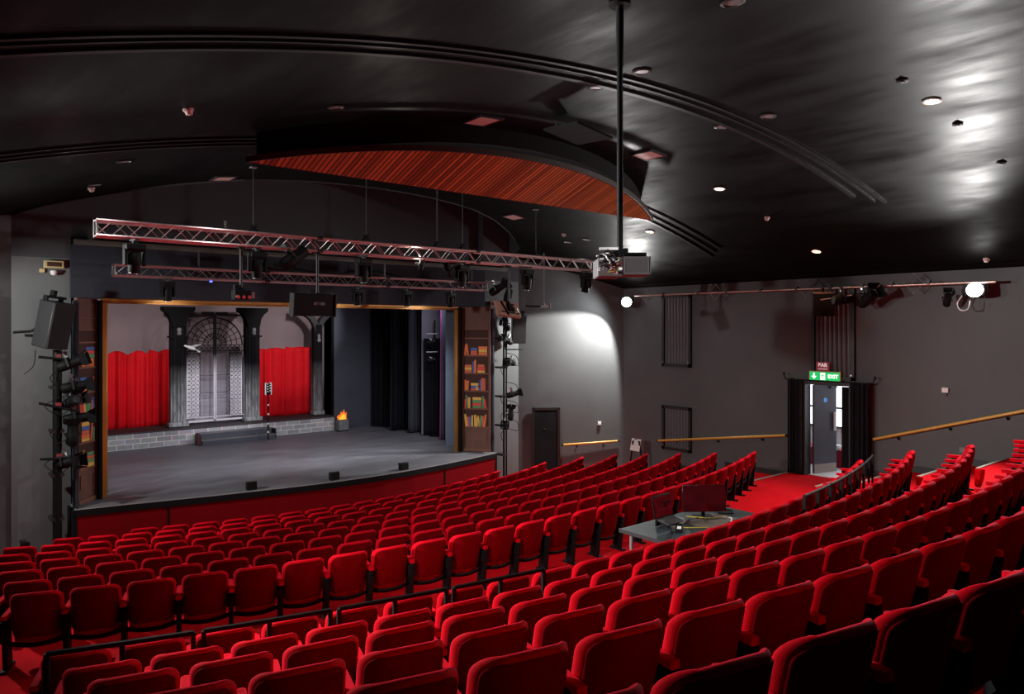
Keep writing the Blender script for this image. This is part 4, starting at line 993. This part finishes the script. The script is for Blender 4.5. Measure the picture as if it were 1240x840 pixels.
mp_ = MB().box((.05, 0, .085), (.30, .22, .02)).box((0, 0, .11), (.12, .12, .05)).box((.12, .0, .075), (.2, .03, .03)).box((.12, .08, .075), (.2, .02, .02))
obj('mounting_plate', mp_, M['black'], t, bevel=.004)
cb = MB(); rn = random.Random(9)
for k in range(16):
    a = Vector((rn.uniform(-.2, -.02), -.17 + rn.uniform(-.02, .02), rn.uniform(-.08, .06))); b = Vector((rn.uniform(-.18, .02), -.18 + rn.uniform(-.03, .02), rn.uniform(-.02, .14)))
    mdl = (a + b) / 2 + Vector((rn.uniform(-.05, .05), rn.uniform(-.06, 0), rn.uniform(-.06, .06)))
    cb.tube([a, mdl, b], rn.choice((.004, .006, .008)), 5, mi=rn.choice((0, 0, 1, 2, 3, 3)))
for k in range(10): cb.box((rn.uniform(-.19, 0), -.172, rn.uniform(-.08, .08)), (.03, .012, .02), mi=rn.choice((0, 1, 2, 3)))
obj('cable_tangle', cb, [M['black'], M['white'], M['yellow'], M['alu']], t)
obj('cable_arm', MB().box((-.10, 0, .10), (.2, .05, .02), rot=(0, -.25, 0)).box((-.10, -.06, .13), (.16, .04, .03)), M['alu'], t, bevel=.005)

# ------------------------------------------------------------------ right wall furniture
def wood_rail(label, a, b, off_, brackets=3):
    a = Vector(a); b = Vector(b)
    t = thing('handrail', label, 'handrail', a, group='varnished wooden handrails')
    d = b - a
    obj('rail', MB().cyl((0, 0, 0), d, .032, 12), M['oak'], t, smooth=True)
    en = MB().cyl(-d.normalized() * .05, (0, 0, 0), .026, 10).cyl(d, d + d.normalized() * .05, .026, 10)
    obj('end_cap', en, M['blackm'], t)
    for k in range(brackets):
        p = d * ((k + .5) / brackets); o3 = Vector(off_)
        obj('bracket', MB().tube([p, p + Vector((0, 0, -.09)), p + Vector((0, 0, -.09)) + o3], .010, 6).cyl(p + Vector((0, 0, -.09)) + o3 * .92, p + Vector((0, 0, -.09)) + o3, .03, 10), M['blackm'], t)
wood_rail('varnished wooden handrail between the small window and exit door', (8.62, -12.55, .27), (8.62, -16.35, .85), (.08, 0, 0))
wood_rail('varnished wooden handrail rising right of the exit door', (8.62, -18.38, 1.0), (8.62, -22.3, 2.22), (.08, 0, 0), 4)
wood_rail('short varnished wooden handrail beside the dark side door', (7.20, -10.25, .01), (8.5, -11.15, .10), (.045, .065, 0), 2)
wood_rail('short varnished wooden handrail end at the left edge of view', (-6.7, -9.92, -.22), (-6.0, -9.42, -.2), (-.045, .065, 0), 2)

def slat_window(n_, y0, y1, z0, z1):
    f = .075
    mb = MB().box((8.67, (y0 + y1) / 2, z0 + f / 2), (.08, y1 - y0, f)).box((8.67, (y0 + y1) / 2, z1 - f / 2), (.08, y1 - y0, f)).box((8.67, y0 + f / 2, (z0 + z1) / 2), (.08, f, z1 - z0)).box((8.67, y1 - f / 2, (z0 + z1) / 2), (.08, f, z1 - z0))
    w = struct('window_%d' % n_, mb, M['frame'])
    sl = MB(); k = max(5, int((y1 - y0 - 2 * f) / .10)); st = (y1 - y0 - 2 * f) / k
    for i in range(k):
        yy = y0 + f + st * (i + .5)
        sl.cyl((8.715, yy, z0 + f), (8.715, yy, z1 - f), st * .58, 10)
    obj('corrugated_blind', sl, M['corr'], w, smooth=True)
    obj('catch', MB().cyl((8.62, y0 + .06, z0 + .12), (8.60, y0 + .06, z0 + .12), .02, 8).cyl((8.62, y1 - .06, z0 + .12), (8.60, y1 - .06, z0 + .12), .02, 8), M['steel'], w)
slat_window(1, -13.62, -12.66, 2.33, 4.27); slat_window(2, -13.62, -12.66, .06, 1.26); slat_window(3, -17.96, -16.97, 2.22, 4.31)

# exit doorway
fr = MB().box((8.70, DY1 + .03, 1.05), (.22, .08, 2.1)).box((8.70, DY0 - .03, 1.05), (.22, .08, 2.1)).box((8.70, (DY0 + DY1) / 2, 2.13), (.22, 1.17, .08))
d1 = struct('door_1', fr, M['frame'])
hinge = (8.82, DY1 - .05, 0); ang = Rr(-14)
lf = obj('door_leaf', MB().box((0, -.36, 1.04), (.045, .72, 2.05)), M['door'], d1, loc=(8.84, DY1 - .07, 0), rot=(0, 0, Rr(75)), bevel=.004)
obj('kick_plate', MB().box((-.026, -.36, .12), (.006, .69, .20)), M['kick'], lf)
obj('pull_handle', MB().cyl((-.06, -.63, .98), (-.06, -.63, 1.40), .030, 8).box((-.04, -.63, 1.02), (.05, .02, .02)).box((-.04, -.63, 1.34), (.05, .02, .02)), M['white'], lf, smooth=True)
obj('blue_disc', MB().cyl((-.022, -.36, 1.70), (-.03, -.36, 1.70), .055, 16), M['blue'], lf)
obj('door_closer', MB().box((-.05, -.58, 2.0), (.06, .2, .05)), M['dgrey'], lf)
l2 = obj('door_leaf', MB().box((0, .0, 1.04), (.045, .26, 2.05)), M['blackm'], d1, loc=(8.80, DY0 + .13, 0), rot=(0, 0, 0), bevel=.004)
# bar corridor beyond
struct('wall_corridor_far', MB().box((11.2, -17.2, 1.3), (.1, 5.0, 2.8)), M['white'])
struct('wall_corridor_side', MB().box((10.0, -14.9, 1.3), (2.4, .1, 2.8)).box((10.0, -19.7, 1.3), (2.4, .1, 2.8)), M['white'])
struct('ceiling_corridor', MB().box((10.0, -17.2, 2.75), (2.5, 5.0, .1)), M['white'])
struct('floor_corridor', MB().box((10.0, -17.2, -.03), (2.5, 5.0, .05)), M['white'])
wn = struct('window_4', MB().box((11.12, -17.2, .82), (.06, 3.8, .06)).box((11.12, -17.2, 1.32), (.06, 3.8, .05)).box((11.12, -17.2, 1.95), (.06, 3.8, .05)), M['grey'])
obj('pane', MB().box((11.13, -17.2, 1.55), (.02, 3.8, 1.5)), M['windowglow'], wn)
o = obj('bench', MB().box((10.3, -16.6, .21), (.6, 1.6, .42)), M['redglow']); tag(o, 'dark red low bench seen through the open door', 'bench')
t = thing('bowl', 'round shiny item on the red bench through the open door', 'bowl', (10.05, -16.86, .42)); obj('bowl', MB().lathe([(.06, 0), (.10, .04), (.11, .10), (.10, .12), (0, .12)], 14), M['white'], t, smooth=True); obj('stem', MB().cyl((0, 0, 0), (0, 0, .03), .04, 10), M['dgrey'], t)
# door curtains and their rail
t = thing('curtain_rail', 'black curtain rail over the exit door', 'curtain rail', (8.52, -17.4, 2.19))
obj('tube', MB().cyl((0, 1.0, 0.0), (0, -1.0, .0), .014, 8), M['black'], t)
for yy in (1.0, -1.0): obj('finial', MB().tube([(0, yy, 0), (.0, yy * 1.03, .06), (.03, yy * 1.05, .12)], .012, 6).lathe([(0, -.03), (.025, -.02), (.03, 0), (.02, .02), (0, .03)], 10, (.02, yy * 1.05, .13)), M['black'], t)
for yy in (.9, 0, -.9): obj('rail_bracket', MB().box((.08, yy, .0), (.16, .03, .03)), M['black'], t)
curtain('door_curtain', M['drape'], (8.52, -16.46), (8.50, -16.80), .02, 2.18, 4, .045, 'black curtain drawn to the left of the exit door', 'curtain', 'curtains at the exit door', seed=21)
curtain('door_curtain', M['drape'], (8.52, -17.93), (8.50, -18.34), .10, 2.18, 4, .05, 'black curtain drawn to the right of the exit door', 'curtain', 'curtains at the exit door', seed=22)

# text helper
def text_mesh(name, s, size, m, parent, loc, rot, bold=.0, depth=.004):
    cu = bpy.data.curves.new(name, 'FONT'); cu.body = s; cu.size = size; cu.align_x = 'CENTER'; cu.align_y = 'CENTER'; cu.extrude = depth; cu.offset = bold
    tmp = bpy.data.objects.new(name + '_t', cu); col.objects.link(tmp)
    dg = bpy.context.evaluated_depsgraph_get(); me = bpy.data.meshes.new_from_object(tmp.evaluated_get(dg))
    bpy.data.objects.remove(tmp); bpy.data.curves.remove(cu)
    me.materials.clear(); me.materials.append(m)
    o = bpy.data.objects.new(name, me); col.objects.link(o); o.parent = parent; o.location = loc; o.rotation_euler = rot
    return o
ROT = (Rr(90), 0, Rr(-90))   # faces -X
t = thing('exit_sign', 'green illuminated EXIT sign with arrow above the door', 'sign', (8.60, -17.31, 2.29), (0, 0, 0))
obj('housing', MB().box((.02, 0, 0), (.05, .74, .23)), M['cream'], t, bevel=.006)
obj('face', MB().box((-.01, 0, 0), (.012, .69, .185)), M['signgreen'], t)
text_mesh('lettering', 'EXIT', .115, M['signwhite'], t, (-.018, -.20, 0), ROT, .003)
ar = MB().box((-.019, .24, .025), (.006, .035, .09)).add([(-.022, .24 + .06, .0), (-.022, .24 - .06, .0), (-.022, .24, -.065), (-.016, .24 + .06, .0), (-.016, .24 - .06, .0), (-.016, .24, -.065)], [(0, 1, 2), (3, 5, 4), (0, 3, 4, 1), (1, 4, 5, 2), (2, 5, 3, 0)])
obj('arrow', ar, M['signwhite'], t)
obj('door_symbol', MB().box((-.018, .035, 0), (.005, .11, .155)), M['signwhite'], t)
mn = MB().cyl((-.021, .045, .045), (-.025, .045, .045), .014, 10).box((-.023, .035, .01), (.004, .022, .05), rot=(Rr(15), 0, 0)).box((-.023, .055, -.035), (.004, .014, .05), rot=(Rr(-35), 0, 0)).box((-.023, .02, -.035), (.004, .014, .05), rot=(Rr(30), 0, 0)).box((-.023, .01, .02), (.004, .04, .012), rot=(Rr(-20), 0, 0)).box((-.023, .062, .015), (.004, .04, .012), rot=(Rr(-30), 0, 0))
obj('running_figure', mn, M['signgreen'], t)
t = thing('bar_sign', 'small red BAR sign just above the exit sign', 'sign', (8.60, -17.27, 2.515))
obj('plate', MB().box((0, 0, 0), (.02, .30, .20)), M['signred'], t)
text_mesh('lettering', 'BAR', .115, M['signpale'], t, (-.012, 0, .025), ROT, .004)
obj('underline', MB().box((-.012, 0, -.055), (.004, .23, .008)).box((-.012, 0, -.07), (.004, .20, .004)), M['signpale'], t)

# dark side door in the splayed wall
dv = Vector((8.7 - 6.1, -11.2 + 9.4, 0)).normalized(); nv = Vector((-dv.y, dv.x, 0)) * -1   # nv points into the room
def sp(u, z, o=0.): q = Vector((6.1, -9.4, 0)) + dv * u + nv * o; return (q.x, q.y, z)
u0 = (Vector((6.51, -9.69)) - Vector((6.1, -9.4))).length; u1 = (Vector((7.15, -10.12)) - Vector((6.1, -9.4))).length
angS = math.atan2(dv.y, dv.x)
def sbox(mb, ua, ub, z0, z1, th=.04, o=.02):
    c = sp((ua + ub) / 2, (z0 + z1) / 2, o); return mb.box(c, (ub - ua, th, z1 - z0), rot=(0, 0, angS))
mb = MB(); sbox(mb, u0 - .02, u0 + .05, -.95, 1.08); sbox(mb, u1 - .05, u1 + .02, -.95, 1.08); sbox(mb, u0 - .02, u1 + .02, 1.01, 1.08)
d2 = struct('door_2', mb, M['frame'])
mb = MB(); sbox(mb, u0 + .05, u1 - .05, -.95, 1.01, .02, .012); obj('door_leaf', mb, M['blackm'], d2)
mb = MB(); sbox(mb, u0 + .32, u0 + .38, .45, .49, .01, .03); obj('door_plate', mb, M['dgrey'], d2)
t = thing('wall_switch', 'small white wall box above the short handrail', 'switch', sp(2.45, .62, .03), (0, 0, angS)); obj('plate', MB().box((0, 0, 0), (.10, .03, .10)), M['pale'], t, bevel=.005); obj('rocker', MB().box((0, -.02, -.01), (.04, .012, .04)), M['white'], t)
t = thing('wall_switch', 'small white wall box right of the exit door curtains', 'switch', (8.67, -19.76, 2.14), (0, 0, Rr(-90))); obj('plate', MB().box((0, 0, 0), (.12, .03, .10)), M['pale'], t, bevel=.005); obj('cable_stub', MB().box((0, 0, -.09), (.06, .02, .06)), M['dgrey'], t)
t = thing('wall_socket', 'flat grey socket plate low on the right wall behind seats', 'socket', (8.68, -20.1, .98), (0, 0, Rr(-90))); obj('plate', MB().box((0, 0, 0), (.18, .02, .11)), M['grey'], t, bevel=.004); obj('rocker', MB().box((.05, -.014, .03), (.02, .01, .02)), M['dgrey'], t)

# lighting bar along the right wall
t = thing('lighting_bar', 'long pinkish steel lighting bar along the right wall', 'lighting bar', (8.3, -12.0, 4.28))
obj('tube', MB().cyl((0, 0, 0), (0, -8.75, -.04), .026, 10), M['bar'], t, smooth=True)
for yy in (-1.0, -2.1, -2.95, -3.9, -4.8, -5.6, -6.3, -6.9, -7.6): obj('clamp', MB().box((0, yy, 0), (.075, .05, .075)), M['dgrey'], t)
for yy in (-.35, -2.6, -5.0, -7.3):
    b = MB().cyl((0, yy, 0), (.38, yy, 0), .012, 6)
    dm = [(.05, yy, .19), (.05, yy - .19, 0), (.05, yy, -.19), (.05, yy + .19, 0), (.05, yy, .19)]
    b.tube(dm, .010, 6)
    for p in dm[:4]: b.cyl(p, (p[0] + .01, p[1], p[2]), .022, 8); b.cyl(p, (.38, yy, 0), .007, 5)
    obj('diamond_bracket', b, M['grey'], t)
def flood(label, loc, rot):
    t = thing('floodlight', label, 'floodlight', loc, rot, 'white floodlights on the wall bars')
    obj('housing', MB().prism([(-.17, 0), (.17, 0), (.12, .16), (-.12, .16)], -.12, .12), M['black'], t, bevel=.01)
    obj('lens', MB().lathe([(0, .012), (.135, .012), (.12, -.03), (.07, -.055), (0, -.065)], 20, rot=(Rr(90), 0, 0)) if 0 else MB().lathe([(.14, -.005), (.13, .03), (.08, .06), (0, .07)], 20, rot=(Rr(90), 0, 0)), M['lampon'], t, smooth=True)
    obj('yoke', MB().box((-.19, .06, .05), (.015, .03, .22)).box((.19, .06, .05), (.015, .03, .22)).box((0, .06, .16), (.39, .03, .015)), M['dgrey'], t)
    return t
F1L = Vector((8.22, -11.75, 4.11)); F2L = Vector((8.25, -20.42, 4.10))
def aim(p, q): d = Vector(q) - Vector(p); return math.atan2(d.x, -d.y)
flood('blazing white floodlight in the far corner of the right wall', F1L, (Rr(-12), 0, aim(F1L, CAM)))
flood('blazing white floodlight at the near end of the right wall bar', F2L, (Rr(-12), 0, aim(F2L, (-7, -23.5, 0))))
FL1 = Vector((-8.3, -11.8, 4.1)); FL2 = Vector((-8.3, -20.4, 4.1))
# PA and lamps on the bar
t = thing('wall_speaker', 'black wedge loudspeaker hung from the right wall bar over the exit', 'loudspeaker', (8.10, -17.52, 3.92), (Rr(8), 0, Rr(-50)))
obj('cabinet', MB().prism([(-.23, -.16), (.23, -.16), (.17, .16), (-.17, .16)], -.27, .22), M['blackm'], t, bevel=.01)
obj('top_cap', MB().box((0, 0, .235), (.38, .28, .02)), M['brownpanel'], t); obj('hanging_bracket', MB().box((0, 0, .29), (.05, .05, .09)), M['black'], t)
profile_lamp('long tan-lit profile lamp angled along the right wall bar', (8.0, -18.0, 3.98), (Rr(-4), 0, Rr(62)), 1.1, 'lamps on the right wall bar', False, 'profile_spotlight')
o = obj('shutter_blade', MB().box((7.95, -17.9, 4.03), (.06, .62, .02), rot=(Rr(-8), 0, Rr(20))), M['bar']); tag(o, 'tan metal shutter strip on the right wall bar lamp', 'lamp part')
profile_lamp('dark barn-door lamp on the right wall bar, right of the wedge loudspeaker', (8.15, -18.45, 3.98), (Rr(-30), 0, Rr(-30)), 1.15, 'lamps on the right wall bar', True)
profile_lamp('small grey lamp hanging left of the near floodlight', (8.25, -19.95, 3.92), (Rr(-50), 0, Rr(-60)), .7, 'lamps on the right wall bar', True)
cable('white cable loop under the near floodlight', [(8.28, -20.2, 4.0), (8.26, -20.12, 3.85), (8.25, -20.18, 3.72), (8.26, -20.3, 3.74), (8.28, -20.33, 3.9)], .012, 'white')

# stand with white board near the wall at the row ends
t = thing('folded_stand', 'black folded stand with pale board leaning by the right wall', 'stand', (8.2, -12.1, -.72), (0, 0, Rr(-60)))
obj('board', MB().box((0, 0, .86), (.26, .02, .34), rot=(Rr(-14), Rr(8), 0)), M['pale'], t)
for x, a in ((-.14, 8), (.16, -8)): obj('leg', MB().box((x, .06, .48), (.04, .04, 1.0), rot=(Rr(8), Rr(a), 0)), M['black'], t)
obj('clip', MB().box((0, -.02, 1.02), (.06, .02, .03)), M['grey'], t)

# ------------------------------------------------------------------ technician's table in the cross aisle
TC = Vector((1.10, -19.32, 0)); ta = Rr(0.5)
t = thing('tech_table', 'slate-grey technician table standing in the cross aisle', 'table', TC, (0, 0, ta))
obj('tabletop', MB().box((-.02, 0, .70), (2.10, .80, .035)), M['tabletop'], t, bevel=.006)
obj('edge_band', MB().box((-.02, -.405, .695), (2.11, .012, .05)).box((-1.075, 0, .695), (.012, .82, .05)), M['dgrey'], t)
for x in (-.95, .93):
    for y in (-.32, .30): obj('leg', MB().cyl((x, y, 0), (x, y, .68), .026, 10), M['grey'], t, smooth=True)
TZ = .718
t = thing('computer_monitor', 'wide black monitor on the technician table, back turned', 'monitor', (1.36, -19.30, TZ), (0, 0, Rr(-36)))
obj('screen', MB().box((0, 0, .27), (.62, .03, .37), rot=(Rr(-8), 0, 0)), M['screen'], t, bevel=.006)
obj('foot', MB().box((0, .02, .01), (.26, .18, .02)).box((0, .04, .09), (.05, .02, .18)), M['black'], t)
t = thing('laptop', 'open laptop on a riser showing a pinkish reflection', 'laptop', (.60, -19.24, TZ), (0, 0, Rr(4)))
obj('base', MB().box((0, -.07, .09), (.34, .18, .018), rot=(Rr(14), 0, 0)), M['dgrey'], t, bevel=.003)
scr = obj('lid', MB().box((0, 0, 0), (.42, .012, .30)), M['black'], t, loc=(0, .06, .26), rot=(Rr(-12), 0, 0), bevel=.004)
obj('display', MB().box((0, -.009, .0), (.39, .006, .265)), mat('glossy_display', (.02, .006, .01), .06, spec=.8), scr)  # red of the reflected seats tinted into the base colour
obj('riser', MB().box((-.12, -.05, .05), (.03, .3, .02), rot=(Rr(25), 0, 0)).box((.12, -.05, .05), (.03, .3, .02), rot=(Rr(25), 0, 0)).box((0, .06, .05), (.3, .02, .08)), M['black'], t)
o = obj('paper_sheets', MB().box((1.28, -19.48, TZ + .003), (.75, .42, .006), rot=(0, 0, .12)).box((1.05, -19.40, TZ + .008), (.30, .21, .003), rot=(0, 0, -.3)), M['paper']); tag(o, 'dark brown mat of sheets on the technician table', 'papers')
o = obj('notebook', MB().box((.87, -19.2, TZ + .02), (.22, .30, .03), rot=(0, Rr(-6), .2)), M['grey']); tag(o, 'grey notebook between laptop and monitor', 'notebook')
t = thing('cable_box', 'small white and black box lying by the laptop', 'box', (.52, -19.52, TZ)); obj('box_body', MB().box((0, 0, .025), (.16, .09, .05), rot=(0, 0, .6)), M['black'], t); obj('box_top', MB().box((0, 0, .052), (.12, .05, .006), rot=(0, 0, .6)), M['white'], t)
cable('yellow cable crossing the technician table in front', [(.62, -19.35, TZ + .01), (.75, -19.52, TZ + .01), (.95, -19.66, TZ + .01)], .006, 'yellow')
cable('yellow cable curling right of the monitor papers', [(1.15, -19.15, TZ + .02), (1.35, -19.42, TZ + .02), (1.6, -19.5, TZ + .02)], .006, 'yellow')
cable('white cable end on the technician table', [(1.3, -19.35, TZ + .012), (1.6, -19.55, TZ + .012), (1.45, -19.68, TZ + .01)], .007, 'white')
cable('black cable hanging off the left end of the technician table', [(.45, -19.45, TZ + .01), (.2, -19.60, TZ + .01), (.09, -19.70, .7), (.12, -19.68, .3), (.3, -19.55, .03)], .006, 'black')
cable('black tangle of leads at the right of the technician table', [(1.7, -19.3, TZ + .01), (1.85, -19.45, TZ + .015), (1.95, -19.25, TZ + .02), (1.75, -19.2, TZ + .015), (1.9, -19.4, TZ + .03)], .009, 'black')
# low black cabinet near the left pier and small aisle light
t = thing('aisle_light', 'small pale aisle light at the left edge of view', 'aisle light', (-7.0, -18.2, .1)); obj('housing', MB().box((0, 0, 0), (.12, .05, .04)), M['pale'], t); obj('face', MB().box((0, -.03, 0), (.08, .01, .02)), M['white'], t)
t = thing('floor_wedge', 'small black wedge standing by the left pier', 'wedge', (-5.75, -10.0, -1.01)); obj('body', MB().box((0, 0, .3), (.14, .1, .55), rot=(0, .15, 0)), M['black'], t); obj('cap', MB().box((.0, 0, .6), (.1, .1, .04)), M['dgrey'], t)

# ------------------------------------------------------------------ lighting
def lamp(name, kind, loc, power, color=(1, 1, 1), aim_=None, **k):
    l = bpy.data.lights.new(name, kind); l.energy = power; l.color = color
    for a, b in k.items(): setattr(l, a, b)
    o = bpy.data.objects.new(name, l); col.objects.link(o); o.location = loc
    if aim_ is not None: o.rotation_euler = (Vector(aim_) - Vector(loc)).to_track_quat('-Z', 'Y').to_euler()
    return o
def spot(name, p, power, target, size, blend=.4, color=(1, .98, .95), r=.10): return lamp(name, 'SPOT', p, power, color, target, spot_size=Rr(size), spot_blend=blend, shadow_soft_size=r)
spot('flood_far', F1L + Vector((-.35, -.3, 0)), 330, (-3, -20, 0.5), 150, .6)
spot('splay_fill', F1L + Vector((-.5, .0, 0)), 110, (6.6, -10.2, 3.0), 150, .6, (.93, .97, 1))  # added fill for the splayed wall, set beside the far floodlight
spot('flood_far_cross', F1L + Vector((-.25, .05, -.15)), 1250, (7.0, -10.1, 1.9), 88, .12)
spot('flood_near', F2L + Vector((-.42, .0, 0)), 1050, (-4, -18.5, -1.0), 140, .6)
spot('flood_left_far', FL1 + Vector((.4, 0, 0)), 1300, (5, -19.5, 0), 112, .7)
spot('flood_left_cross', FL1 + Vector((.3, .05, -.15)), 520, (-5.4, -9.5, 1.6), 110, .5)
spot('flood_left_near', FL2 + Vector((.4, 0, 0)), 1150, (2.5, -15.9, .1), 43, .8)
spot('canopy_fill', (.3, -13.5, 4.65), 55, (0, -16.6, 5.6), 125, .8, (1, .9, .78))  # added lamp to brighten the canopy slats; no fixture there
spot('flood_left_mid', (-8.0, -16.0, 4.2), 4200, (1.2, -24.0, 2.2), 76, .6)
for x, y, m, l in DL:
    if m == 'downoff': spot('neutral_fill', (x, y, zc(x) - .05), 34, (x, y, 0), 150, .8, (.93, .97, 1), .1)  # added neutral fill; these downlights are unlit
    else: spot('downlight_beam', (x, y, zc(x) - .05), 90 if m == 'downon' else 60, (x, y, 0), 100, .8, (1, .82, .65) if m == 'downon' else (1, .55, .25), .08)
# stage wash from the rear truss and unseen lamps added behind the opening
for x in (-3.4, .64, 3.2): spot('stage_wash', (x, -10.3, 3.85), 430, (x * .6, -5.2, 0), 92, .8, (.95, .94, 1))
spot('gate_wash', (-.2, -7.5, 3.9), 420, (-.2, -2.6, 1.0), 36, .7, (.97, .94, 1))
spot('backdrop_wash', (-2.8, -6.0, 4.3), 260, (-2.2, -1.4, 3.0), 70, .8, (1, .94, .94))
spot('backdrop_wash', (2.4, -6.0, 4.3), 330, (2.2, -1.4, 3.2), 60, .5, (1, .96, .96))
spot('bookcase_wash', (.5, -13.5, 4.6), 160, (4.5, -9.6, 1.6), 34, .8)
spot('bookcase_wash', (-1.5, -13.5, 4.6), 140, (-4.7, -9.5, 1.6), 40, .8)
spot('projector_fill', (-5.0, -28.4, 5.0), 650, (-2.67, -21.38, 3.92), 6.5, .6)  # unseen narrow lamp added to brighten the ceiling projector
lamp('stage_wing_light', 'POINT', (4.6, -7.9, 3.9), 30, (.85, .85, 1), shadow_soft_size=.15)
lamp('corridor_light', 'POINT', (10.2, -17.6, 2.4), 14, (.92, .94, 1), shadow_soft_size=.2)

w = bpy.data.worlds.new('world'); scn.world = w; w.use_nodes = True
w.node_tree.nodes['Background'].inputs[0].default_value = (.02, .02, .022, 1)
scn.view_settings.view_transform = 'Standard'
scn.view_settings.look = 'None'
scn.view_settings.exposure = 0.0
scn.cycles.max_bounces = 8
